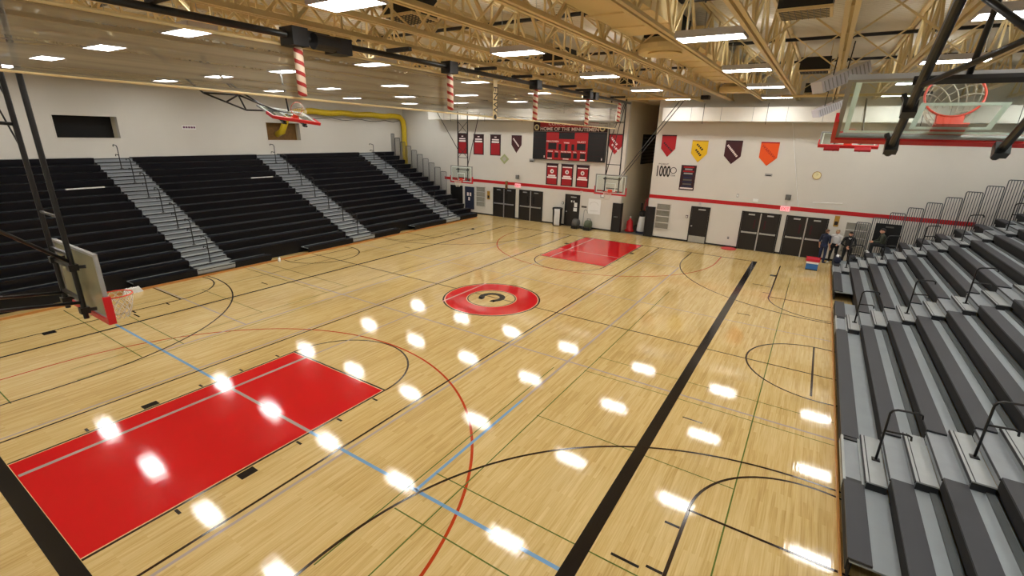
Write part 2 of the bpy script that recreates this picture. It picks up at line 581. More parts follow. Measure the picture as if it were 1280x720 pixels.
# long thin black lines either side of the keys
for t in (-1, 1):
    hl(t*2.78, -12.8, 12.8, 0.05, THN, z(7))
    hl(t*2.93, -12.8, 12.8, 0.06, GRY, z(3))
# volleyball: blue near, worn grey elsewhere
vl(-9.08, -8.0, -1.8, 0.07, BLU, z(6)); vl(-9.08, 1.8, 8.0, 0.07, BLU, z(6)); vl(-9.08, -1.78, 1.22, 0.075, GRY, z(6)); vl(9.1, -1.75, 1.75, 0.06, PNK, z(6)); vl(9.1, 1.9, 4.8, 0.06, GRY, z(6)); vl(9.1, -4.8, -1.9, 0.06, GRY, z(6))
for t in (-1, 1):
    hl(t*4.8, -9.08, -5.5, 0.065, BLU if t < 0 else GRY, z(6)); hl(t*4.8, -5.5, 9.1, 0.065, GRY, z(6))
vl(-3.05, -11.2, 11.3, 0.06, GRY, z(2)); vl(3.05, -11.2, 11.3, 0.045, GRY, z(2))
vl(-6.75, 4.8, 11.2, 0.05, GRY, z(2))
hl(1.24, -12.78, -7.06, 0.09, GRY, z(7)); hl(1.22, -1.4, 1.4, 0.07, PNK, z(6)); hl(1.22, 7.06, 12.7, 0.07, PNK, z(6)); hl(1.22, -6.9, -1.9, 0.05, GRY, z(7)); hl(1.22, 1.9, 6.9, 0.05, GRY, z(7))
# badminton, thin green
for t in (-1, 1):
    hl(t*5.43, -10.9, 5.0, 0.024, GRN, z(6)); hl(t*4.64, -11.0, -3.6, 0.024, GRN, z(6))
    hl(t*9.5, -9.6, 10.5, 0.024, GRN, z(6))
    vl(-9.58, min(t*4.8, t*10.8), max(t*4.8, t*10.8), 0.024, GRN, z(6))
    vl(-8.55, min(t*4.8, t*8.8), max(t*4.8, t*8.8), 0.024, GRN, z(6))
    vl(-5.85, min(t*5.4, t*9.5), max(t*5.4, t*9.5), 0.022, GRN, z(6))
    vl(-3.28, min(t*5.4, t*11.1), max(t*5.4, t*11.1), 0.022, GRN, z(6))
    vl(-2.3, min(t*5.4, t*11.1), max(t*5.4, t*11.1), 0.022, GRN, z(6))
    vl(-12.18, min(t*4.5, t*5.4), max(t*4.5, t*5.4), 0.024, GRN, z(6))
# practice courts along both sides, half under the bleachers
for t in (-1, 1):
    cy = t*10.75
    lim = 11.25
    for s in (-1, 1):
        # three point arc clipped at the bleachers
        n = 90
        for i in range(n):
            p, q = R(180*i/n), R(180*(i+1)/n)
            P = [(s*(11.0-6.17*math.sin(g)), cy+6.17*math.cos(g)) for g in (p, q)]
            if all(abs(y) < lim for _, y in P) :
                g0, g1 = p, q
                F.flat([(s*(11.0-r*math.sin(g)), cy+r*math.cos(g)) for g, r in ((g0, 6.145), (g0, 6.195), (g1, 6.195), (g1, 6.145))], z(8), THN)
        x0, x1 = sorted((s*11.0, s*12.75))
        hl(t*4.58, x0, x1, 0.05, THN, z(8))
        x0, x1 = sorted((s*6.83, s*12.7))
        hl(t*8.93, x0, x1, 0.055, THN, z(8))
        vl(s*6.83, min(t*8.93, t*lim), max(t*8.93, t*lim), 0.05, THN, z(8))
        for i in range(40):
            p, q = R(180*i/40), R(180*(i+1)/40)
            if all(abs(cy+1.83*math.cos(g)) < lim for g in (p, q)):
                F.flat([(s*(6.83-r*math.sin(g)), cy+r*math.cos(g)) for g, r in ((p, 1.805), (p, 1.855), (q, 1.855), (q, 1.805))], z(8), THN)
        for x, w in ((10.45, 0.30), (7.31, 0.05), (8.31, 0.05)):
            y0, y1 = sorted((t*8.9, t*8.66))
            rect(s*x-w/2, s*x+w/2, y0, y1, BLK, z(8))
        y0, y1 = sorted((t*8.15, t*8.58))
        rect(s*8.4-0.02, s*8.4+0.03, y0, y1, BLK, z(8)); rect(s*4.02-0.02, s*4.02+0.02, y0, y1, THN, z(8))
    for i in range(60):
        p, q = R(360*i/60), R(360*(i+1)/60)
        if all(abs(cy+1.83*math.sin(g)) < lim for g in (p, q)):
            F.flat([(0.38+r*math.cos(g), cy+r*math.sin(g)) for g, r in ((p, 1.805), (p, 1.855), (q, 1.855), (q, 1.805))], z(8), THN)
    hl(t*10.58, -1.25, 2.2, 0.05, THN, z(8))
struct(F.build('floor', fl_m))

# ================================================================= SHELL
W_ = MB()
W_.box(XF, XF+0.3, 0.75, YL, 0, ZD)
W_.box(XF, XF+0.3, YR, -1.05, 0, ZD)
W_.box(XF, XF+0.3, -1.05, 0.75, 8.1, ZD)
struct(W_.build('wall_far', 'wall'))
W_ = MB()
W_.box(XF+0.3, 22.5, 0.75, 1.0, 0, ZD); W_.box(XF+0.3, 22.5, -1.3, -1.05, 0, ZD); W_.box(22.5, 22.7, -1.3, 1.0, 0, ZD)
W_.box(XF+0.3, 22.7, -1.3, 1.0, 8.1, 8.3)
struct(W_.build('wall_recess', 'wall_in'))
# left wall with its two openings
ops = [(-6.2, -3.8, 5.33, 6.33), (3.85, 6.15, 5.27, 6.32)]
W_ = MB()
yl0, yl1 = YL, YL+0.3
xs = [XN, ops[0][0], ops[0][1], ops[1][0], ops[1][1], XF+0.3]
for i in range(5):
    if i in (1, 3):
        o = ops[i//2]
        W_.box(xs[i], xs[i+1], yl0, yl1, 0, o[2]); W_.box(xs[i], xs[i+1], yl0, yl1, o[3], ZD)
    else:
        W_.box(xs[i], xs[i+1], yl0, yl1, 0, ZD)
struct(W_.build('wall_left', 'wall'))
struct(MB().box(XN, XF+0.3, YR-0.3, YR, 0, ZD).build('wall_right', 'wall'))
struct(MB().box(XN-0.3, XN, YR-0.3, YL+0.3, 0, ZD).build('wall_near', 'wall'))
struct(MB().box(XN-0.3, XF+0.3, YR-0.3, YL+0.3, ZD, ZD+0.2).build('ceiling', 'deck'))
# window recesses
for i, (o, mt) in enumerate(zip(ops, ('black_m', 'brown'))):
    w = MB()
    x0, x1, z0, z1 = o
    d = yl0+0.75 if i == 0 else yl0+0.45
    w.box(x0-0.05, x1+0.05, d, d+0.05, z0-0.05, z1+0.05, 0)
    w.box(x0-0.06, x0, yl0+0.301, d, z0-0.06, z1+0.06, 1); w.box(x1, x1+0.06, yl0+0.301, d, z0-0.06, z1+0.06, 1)
    w.box(x0, x1, yl0+0.301, d, z0-0.06, z0, 1); w.box(x0, x1, yl0+0.301, d, z1, z1+0.06, 1)
    struct(w.build('window_%d' % (i+1), [mt, 'wall_in']))
    fr = MB()
    e = 0.05
    for (a, b, c, d2) in ((x0-e, x1+e, z0-e, z0), (x0-e, x1+e, z1, z1+e), (x0-e, x0, z0, z1), (x1, x1+e, z0, z1)):
        fr.box(a, b, yl0-0.02, yl0, c, d2)
    struct(fr.build('trim_%d' % (i+1), 'wall'))
# red stripe and dark base on the far wall
tr = MB(); tr.box(XF-0.012, XF, 0.75, 15.6, 2.44, 2.65); tr.box(XF-0.012, XF, -16.2, -1.05, 2.44, 2.65)
struct(tr.build('trim_3', 'red'))
DOORS = [(10.74, 8.86, 2), (8.43, 6.56, 2), (4.68, 3.68, 1), (-3.70, -4.68, 1), (-6.48, -8.36, 2), (-8.70, -10.56, 2)]
bs = MB()
edges = [11.2]
spans = [(0.75, 3.66), (4.70, 6.54), (10.76, 15.0), (-3.68, -1.05), (-6.46, -4.70), (-8.68, -8.38), (-11.4, -10.58), (8.45, 8.84)]
for a, b in spans:
    a, b = min(a, b), max(a, b)
    bs.box(XF-0.015, XF, a, b, 0, 0.10)
struct(bs.build('baseboard_far', 'black'))

# doors
def door(i, y0, y1, leaves):
    y0, y1 = min(y0, y1), max(y0, y1)
    H = 2.13
    b = MB()
    g = 0.012
    w = (y1-y0)/leaves
    for k in range(leaves):
        b.box(XF-0.045, XF-0.002, y0+k*w+g, y0+(k+1)*w-g, 0.01, H)
    d = struct(b.build('door_%d' % i, 'door', loc=(XF, (y0+y1)/2, 0)))
    o = Vector((XF, (y0+y1)/2, 0))
    d['_o'] = tuple(o)
    fr = MB()
    fr.box(XF-0.06, XF, y0-0.05, y0, 0, H+0.05); fr.box(XF-0.06, XF, y1, y1+0.05, 0, H+0.05); fr.box(XF-0.06, XF, y0, y1, H, H+0.05)
    fr.build('door_frame', 'black', d)
    if leaves == 2:
        m_ = MB(); m_.box(XF-0.08, XF-0.045, (y0+y1)/2-0.03, (y0+y1)/2+0.03, 0, H)
        m_.build('mullion', 'alu', d)
        for k in range(2):
            p = MB(); a = y0+k*w+0.07; c = y0+(k+1)*w-0.07
            p.box(XF-0.11, XF-0.075, a, c, 0.97, 1.05); p.box(XF-0.08, XF-0.045, a, a+0.08, 0.96, 1.06); p.box(XF-0.08, XF-0.045, c-0.08, c, 0.96, 1.06)
            p.build('push_bar', 'alu', d)
            cl = MB(); mid = y0+(k+0.5)*w
            cl.box(XF-0.10, XF-0.045, mid-0.16, mid+0.16, H-0.14, H-0.07); cl.build('door_closer', 'alu', d)
            pu = MB(); e = y0+w*(k+0.72 if k == 0 else k+0.28)
            pu.box(XF-0.052, XF-0.044, e-0.045, e+0.045, 1.25, 1.75); pu.build('vision_panel', 'maroon' if i >= 5 else 'black_m', d)
    else:
        kn = MB(); e = y1-0.1
        kn.lathe([(0.05, -0.05), (0.05, -0.06), (0.02, -0.065), (0.02, -0.09), (0.035, -0.1), (0.02, -0.125)], (XF, e, 1.0), 12, axis='x'); kn.build('knob', 'alu', d)
        cl = MB(); cl.box(XF-0.10, XF-0.045, y0+0.2, y0+0.6, H-0.15, H-0.08); cl.build('door_closer', 'alu', d)
        if i == 4:
            kp = MB(); kp.box(XF-0.05, XF-0.044, y0+0.02, y1-0.02, 0.03, 0.42); kp.build('kick_plate', 'galv', d)
        else:
            for (yy, zz, ww, hh) in ((y0+0.18, 1.50, 0.22, 0.30), (y0+0.20, 1.18, 0.26, 0.24), (y0+0.50, 1.72, 0.09, 0.13), (y0+0.32, 1.72, 0.09, 0.13)):
                s = MB(); s.box(XF-0.05, XF-0.044, yy-ww/2+0.05, yy+ww/2+0.05, zz-hh/2, zz+hh/2); s.build('paper_sheet', 'paper', d)
for i, (a, b, n) in enumerate(DOORS):
    door(i+1, a, b, n)

# ================================================================= LAMPS
LX = [-13.35, -8.0, -2.68, 2.68, 8.0, 13.2]
LY = [(-16.7, 'over the upper right bleachers'), (-12.0, 'over the front right bleachers'), (-7.33, 'above the right sideline'),
      (-2.65, 'just right of the curtain'), (2.65, 'just left of the curtain'), (7.33, 'above the left sideline'),
      (12.0, 'over the front left bleachers'), (16.75, 'over the upper left bleachers')]
LN = ['nearest end of its row', 'second of its row', 'third of its row', 'fourth of its row', 'fifth of its row', 'by the far wall']
L0 = None
ZL = 7.95
for yy, yn in LY:
    for xx, xn in zip(LX, LN):
        lab = 'white ceiling lamp %s, %s' % (yn, xn)
        if L0 is None:
            L0 = thing('ceiling_lamp', lab, 'lamp', (xx, yy, ZL), 'fluorescent lamps in the roof', local=True)
            b = MB()
            hx, hy = 0.31, 0.66
            b.box(-hx, hx, -hy, -hy+0.03, 0.0, 0.14); b.box(-hx, hx, hy-0.03, hy, 0.0, 0.14)
            b.box(-hx, -hx+0.03, -hy+0.03, hy-0.03, 0, 0.14); b.box(hx-0.03, hx, -hy+0.03, hy-0.03, 0, 0.14)
            b.box(-hx+0.03, -0.12, -hy+0.03, hy-0.03, 0.11, 0.14); b.box(0.12, hx-0.03, -hy+0.03, hy-0.03, 0.11, 0.14)
            b.build('housing', 'lampbox', L0)
            MB().box(-0.28, 0.28, -0.63, 0.63, 0.005, 0.03).build('diffuser', 'lamp', L0)
            MB().box(-0.115, 0.115, -0.60, 0.60, 0.115, 0.135).build('open_top', 'lampup', L0)
            h = MB()
            for sy in (-0.5, 0.5):
                h.tube([(0, sy, 0.13), (0, sy, ZD-ZL)], 0.008, 5)
            h.build('hanger', 'galv', L0)
        else:
            dup(L0, (xx, yy, ZL), lab)

# ================================================================= ROOF TRUSSES
TY = [-0.31+1.56*k for k in range(-12, 13)]
TY = [y for y in TY if -19.5 < y < 19.5]
ZB, ZT = 8.0, 9.12
x0t, x1t = XN, XF
def truss(label, y):
    t = thing('roof_truss', label, 'truss', (0, y, ZB), 'tan roof trusses', local=True)
    c = MB()
    for s in (-1, 1):
        c.box(x0t, x1t, s*0.066-0.038, s*0.066+0.038, -0.02, 0.012); c.box(x0t, x1t, s*0.032-0.005, s*0.032+0.005, 0.012, 0.09)
    c.build('bottom_chord', 'tan', t)
    c = MB()
    for s in (-1, 1):
        c.box(x0t, x1t, s*0.06-0.04, s*0.06+0.04, ZD-ZB-0.1, ZD-ZB-0.002)
    c.build('top_chord', 'tan', t)
    w = MB()
    n = 14
    L = (x1t-x0t)/n
    zt = ZD-ZB-0.08
    for k in range(n):
        a = x0t+k*L
        w.bar((a, 0, 0.04), (a+L/2, 0, zt), 0.055, 0.055); w.bar((a+L/2, 0, zt), (a+L, 0, 0.04), 0.055, 0.055)
        w.bar((a+L/2, 0, 0.04), (a+L/2, 0, zt), 0.045, 0.045)
        if k % 2 == 0:
            w.bar((a+0.02, 0.0, 0.04), (a+0.02, 0.0, zt), 0.045, 0.045)
    w.build('web', 'tan', t)
    return t
lab = []
for k, y in enumerate(TY):
    j = k
    if y < -0.4:
        n = sum(1 for q in TY if y <= q < -0.4)
        lab.append('tan roof truss, the %s one to the right of the black curtain drive' % ['first', 'second', 'third', 'fourth', 'fifth', 'sixth', 'seventh', 'eighth', 'ninth', 'tenth', 'eleventh', 'twelfth', 'thirteenth'][n-1 if n > 0 else 0])
    elif y < 0:
        lab.append('tan steel roof truss directly beside the black curtain drive shaft')
    else:
        n = sum(1 for q in TY if 0 < q <= y)
        lab.append('tan roof truss, the %s one to the left of the mesh curtain' % ['first', 'second', 'third', 'fourth', 'fifth', 'sixth', 'seventh', 'eighth', 'ninth', 'tenth', 'eleventh', 'twelfth', 'thirteenth', 'fourteenth'][n-1])
T0 = truss(lab[0], TY[0])
trs = [T0]
for y, l in zip(TY[1:], lab[1:]):
    trs.append(dup(T0, (0, y, ZB), l))
# X bridging between trusses, hung on the truss to its right
BX = [-9.6, -5.6, -1.0, 4.3, 9.3, 12.2]
for t, y, y2 in zip(trs[:-1], TY[:-1], TY[1:]):
    dy = y2-y
    for x in BX:
        m_ = MB()
        m_.bar((x, 0.08, 0.08), (x, dy-0.08, ZD-ZB-0.12), 0.035); m_.bar((x+0.03, 0.08, ZD-ZB-0.12), (x+0.03, dy-0.08, 0.08), 0.035)
        m_.build('bridging', 'tan', t)
# sprinkler pipes across the hall
for i, (x, n) in enumerate(((-7.9, 'nearest the camera'), (-1.4, 'second from the camera'), (4.55, 'third from the camera'), (9.5, 'nearest the far wall'))):
    b = MB(); b.tube([(x, YR+0.02, 9.0), (x, YL-0.02, 9.0)], 0.05, 10)
    for y in [YR+1.2+2.98*k for k in range(13)]:
        b.tube([(x, y, 8.92), (x, y, 9.03)], 0.02, 6)
    tag(b.build('sprinkler_pipe', 'black_s', loc=(x, 0, 9.0), smooth=True), 'black sprinkler pipe crossing under the roof deck, %s' % n, 'pipe', 'sprinkler pipes')

# ================================================================= DUCTS
def duct_run(x0, x1, y0, y1, z0, z1, label, seams):
    t = thing('roof_duct', label, 'duct', ((x0+x1)/2, (y0+y1)/2, z0), 'tan ducts between the trusses')
    MB().box(x0, x1, y0, y1, z0, z1).build('duct_body', 'tan_d', t)
    s = MB()
    for x in seams:
        s.box(x-0.03, x+0.03, y0-0.025, y1+0.025, z0-0.03, z1+0.02)
    s.build('seam_flange', 'tan_d', t)
    h = MB()
    for x in (x0+0.4, x1-0.4):
        for y in (y0+0.05, y1-0.05):
            h.tube([(x, y, z1-0.02), (x, y, ZD)], 0.012, 5)
    h.build('hanger', 'galv', t)
    return t
dy0, dy1 = -6.40, -5.14
duct_run(-12.5, -1.55, dy0, dy1, 8.34, 8.85, 'wide tan sheet metal duct overhead, long piece before the first round diffuser', [-9.8, -7.6, -5.6, -3.9, -2.6])
duct_run(0.55, 9.9, dy0, dy1, 8.34, 8.85, 'wide tan sheet metal duct between the two round diffusers', [1.6, 3.0, 4.4, 5.8, 7.2, 8.6])
duct_run(12.1, 15.6, dy0, dy1, 8.34, 8.85, 'short tan duct piece behind the farther round diffuser', [13.0, 14.2])
for x, l in ((-0.5, 'round tan ceiling diffuser nearer the camera'), (11.0, 'round tan ceiling diffuser nearer the far wall')):
    t = thing('ceiling_diffuser', l, 'diffuser', (x, -5.77, 8.05), 'round diffusers')
    MB().lathe([(0.54, 8.08), (0.66, 8.05), (0.69, 8.12), (0.69, 8.24), (0.56, 8.34), (0.5, 8.4)], (x, -5.77, 0), 32).build('outer_ring', 'tan_d', t, smooth=False)
    MB().lathe([(0.28, 8.02), (0.44, 8.04), (0.42, 8.075), (0.3, 8.079)], (x, -5.77, 0), 32).build('inner_cone', 'tan_d', t)
    MB().box(x-0.45, x+0.45, -6.22, -5.32, 8.4, 8.85).build('plenum_box', 'black_m', t)
    [MB().tube([(x, yq, 8.84), (x, yq, ZD)], 0.012, 5).build('hanger', 'galv', t) for yq in (-6.15, -5.4)]
# white duct along the far wall
for (y0, y1, l) in ((0.95, 16.15, 'long white duct on the far wall above the scoreboard'), (-19.9, -1.6, 'long white duct on the far wall above the row of pennants')):
    t = thing('wall_duct', l, 'duct', (XF-0.25, (y0+y1)/2, 6.95))
    MB().box(XF-1.1, XF, y0, y1, 6.92, 7.62).build('duct_body', 'white_d', t)
    s = MB()
    y = y0+1.25
    while y < y1:
        s.box(XF-1.112, XF-1.099, y-0.008, y+0.008, 6.92, 7.63); y += 1.55
    s.build('seam_flange', 'grey', t)
    h = MB()
    y = y0+0.6
    while y < y1:
        h.tube([(XF-1.115, y, 6.78), (XF-1.115, y, 7.82)], 0.012, 5); y += 3.1
    h.build('hanger', 'black', t)
# yellow flexible duct from the left wall opening
pts = [(4.75, 20.3, 5.62), (4.75, 19.75, 5.8), (4.85, 19.62, 6.15), (5.05, 19.60, 6.6), (5.4, 19.6, 6.95), (5.9, 19.6, 7.08)]
pts += [(6.4+0.5*k, 19.6, 7.1+0.04*math.sin(k*1.3)) for k in range(18)]
pts += [(15.05, 19.6, 7.02), (15.3, 19.6, 6.8), (15.36, 19.6, 6.45)]+[(15.37, 19.58, 6.2-0.3*k) for k in range(21)]+[(15.37, 19.58, 0.0)]
t = thing('flexible_duct', 'yellow flexible duct from the boarded opening along the left wall into the corner', 'duct', (10, 19.6, 0))
MB().tube(pts, [0.19+0.012*(i % 2) for i in range(len(pts))], 14).build('duct_hose', 'yellow_d', t, smooth=True)
cab = [(5.4, 19.5, 6.75)]+[(5.8+0.45*k, 19.72, 6.80-0.14*abs(math.sin(k*0.55))) for k in range(20)]+[(14.95, 19.7, 6.8)]
tag(MB().tube(cab, 0.022, 6).build('hanging_cable', 'black', loc=(10, 19.72, 6.8)), 'black cable drooping below the yellow duct', 'cable')

# dark unit boxes and speakers in the roof
for (x, y, z0, l) in ((-4.9, -1.09, 8.5, 'nearest the camera beside the curtain drive'), (2.6, -1.09, 8.5, 'second along the curtain drive'), (9.8, -1.09, 8.4, 'far one along the curtain drive'),
                      (-2.1, -8.89, 8.4, 'nearest the camera on the right'), (6.9, -8.89, 8.35, 'second on the right'), (13.0, -8.89, 8.1, 'by the far wall on the right')):
    t = thing('unit_heater', 'black square heater box in the trusses, %s' % l, 'heater', (x, y, z0), 'black boxes in the roof')
    MB().box(x-0.42, x+0.42, y-0.45, y+0.45, z0, z0+0.4).build('casing', 'black', t)
    MB().box(x-0.44, x+0.44, y-0.47, y+0.47, z0-0.05, z0).build('rim', 'tan', t)
    g = MB()
    for k in range(8):
        g.box(x-0.36+k*0.1, x-0.345+k*0.1, y-0.42, y+0.42, z0-0.06, z0-0.05)
        g.box(x-0.4, x+0.4, y-0.38+k*0.105, y-0.37+k*0.105, z0-0.065, z0-0.052)
    g.build('grille', 'rail', t)
    [MB().tube([(x, yq, z0+0.39), (x, yq, ZD)], 0.014, 5).build('hanger', 'tan', t) for yq in (y-0.4, y+0.4)]
for (c, L_, l) in (((1.2, -9.72, 7.52), 0.62, 'grey louvred loudspeaker hung at a tilt under a truss, the nearer of two'), ((9.2, -9.55, 7.25), 0.55, 'grey louvred loudspeaker hung at a tilt under a truss, the farther of two')):
    t = thing('loudspeaker', l, 'speaker', c, 'tilted loudspeakers')
    ax = Vector((0.55, -0.75, 0.42)).normalized(); ay = ax.cross(Vector((0, 0, 1))).normalized(); az = ay.cross(ax)
    C_ = Vector(c)
    MB().obox(C_, ax*L_, ay*0.20, az*0.14).build('cabinet', 'lampbox', t)
    g = MB()
    for k in range(12):
        g.obox(C_+ax*L_*(-0.88+0.16*k)-az*0.145, ax*0.012, ay*0.18, az*0.006)
        g.obox(C_+ax*L_*(-0.88+0.16*k)+ay*0.203, ax*0.012, ay*0.004, az*0.12)
    g.build('louvre', 'grey', t)
    MB().tube([C_+ax*0.3*L_+az*0.1, C_+ax*0.3*L_+Vector((0, 0, 0.75))], 0.014, 5).build('hanger', 'black', t)
    MB().tube([C_-ax*0.3*L_+az*0.1, C_-ax*0.3*L_+Vector((0, 0, 1.0))], 0.014, 5).build('hanger', 'black', t)

# ================================================================= DIVIDER CURTAIN
YC = -0.55
YS = -0.82
t = thing('divider_curtain', 'raised see-through mesh divider curtain hanging below the black drive shaft', 'curtain', (0, YC, 6.4))
v, f = [], []
NX, NZ = 180, 10
XA, XB = -14.9, 10.1
for i in range(NX+1):
    x = XA+(XB-XA)*i/NX
    zb = 6.60-0.22*(x+10)/20.0
    far = max(0.0, min(1.0, (x-3.5)/4.0))
    for j in range(NZ+1):
        s = j/NZ
        zz = zb+(7.52-zb)*s
        pl = 0.03*far*math.sin(x*22.0)*(0.3+0.7*(1-abs(2*s-1)))+0.012*math.sin(s*31)+0.02*math.sin(x*0.7+s*3)
        v.append((x, YC+pl, zz))
for i in range(NX):
    for j in range(NZ):
        a = i*(NZ+1)+j
        f.append((a, a+1, a+NZ+2, a+NZ+1))
m_ = MB(); m_.add(v, f)
m_.build('mesh_sheet', 'meshc', t, smooth=True)
b = MB(); b.tube([(XA, YC, 7.525), (XB, YC, 7.525)], 0.03, 8); b.build('top_batten', 'tan', t)
b = MB(); b.tube([(XA, YC, 6.60-0.22*(XA+10)/20), (XB, YC, 6.60-0.22*(XB+10)/20)], 0.022, 8); b.build('hem', 'tan', t)
t = thing('curtain_drive', 'long black drive shaft with motor that lifts the divider curtain', 'curtain drive', (0, YS, 7.66))
MB().tube([(XA, YS, 7.66), (11.2, YS, 7.66)], 0.06, 10).build('shaft', 'black_s', t, smooth=True)
mo = MB(); mo.box(-7.95, -7.62, YS-0.22, YS+0.18, 7.48, 7.80); mo.box(-7.62, -7.0, YS-0.05, YS+0.15, 7.62, 7.80); mo.tube([(-7.45, YS-0.12, 7.62), (-6.9, YS-0.12, 7.62)], 0.15, 14); mo.box(-7.0, -6.6, YS-0.22, YS+0.15, 7.46, 7.76)
mo.build('motor', 'black', t)
for x in (-3.2, 1.45, 5.9, 6.5):
    q = MB(); q.box(x-0.17, x+0.17, YS-0.16, YS+0.16, 7.50, 7.79); q.build('pulley_box', 'black', t)
for x in (-10.1, -5.3, -1.9, 0.1, 3.4, 4.9, 8.7):
    q = MB(); q.obox((x, YS-0.25, 7.76), (0.05, 0, 0), (0, 0.36, 0), (0, 0, 0.04)); q.build('bracket', 'black', t)
for x, l, z0 in ((-7.72, 'nearest the camera', 6.60), (-3.19, 'second from the camera', 6.58), (1.46, 'third from the camera', 6.48), (5.9, 'fourth from the camera', 6.46), (9.7, 'by the far edge of the curtain', 6.7)):
    t = thing('striped_lift_strap', 'red and white candy striped lift strap bundle, %s' % l, 'strap', (x, YS, z0), 'candy striped straps')
    MB().tube([(x, YS, z0), (x, YS, z0+0.02), (x, YS, 7.46), (x, YS, 7.495 if x < 9 else 7.6)], [0.06, 0.085, 0.085, 0.05], 14).build('wrapped_strap', 'stripe', t, smooth=True)
xs_ = -0.9
t = thing('lettered_strap', 'tan vertical strap with black letters hanging on the curtain', 'strap', (xs_, YS+0.1, 6.42))
wb = MB().box(xs_-0.1, xs_+0.1, YS+0.09, YS+0.11, 6.42, 7.66).build('webbing', 'tan', t)
rm = Matrix(((1, 0, 0), (0, 0, -1), (0, 1, 0)))
text_mesh('lettering', 'ENW', 0.34, 'letter_k', wb, (xs_, YS+0.084, 7.0), rm, 0.003, spin=R(-90))
MB().lathe([(0.07, YS+0.075), (0.07, YS+0.09)], (xs_, 0, 6.5), 14, axis='y').build('stud', 'letter_k', wb)

# ================================================================= BLEACHERS
RUN, RISE = 0.597, 0.292
NR = 15
def handrail(t, x, y, zb, s, mt='black_s'):
    """P-shaped aisle rail; bars reach uphill (s = sign of Y)"""
    b = MB()
    b.tube([(x, y, zb), (x, y, zb+0.98), (x, y+s*0.03, zb+1.04), (x, y+s*0.09, zb+1.07), (x, y+s*0.36, zb+1.10), (x, y+s*0.42, zb+1.08), (x, y+s*0.43, zb+1.01)], 0.021, 8)
    b.tube([(x, y, zb+0.62), (x, y+s*0.32, zb+0.65), (x, y+s*0.37, zb+0.63), (x, y+s*0.38, zb+0.56)], 0.019, 8)
    b.box(x-0.06, x+0.06, y-0.06, y+0.06, zb, zb+0.012)
    b.build('handrail', mt, t, smooth=True)

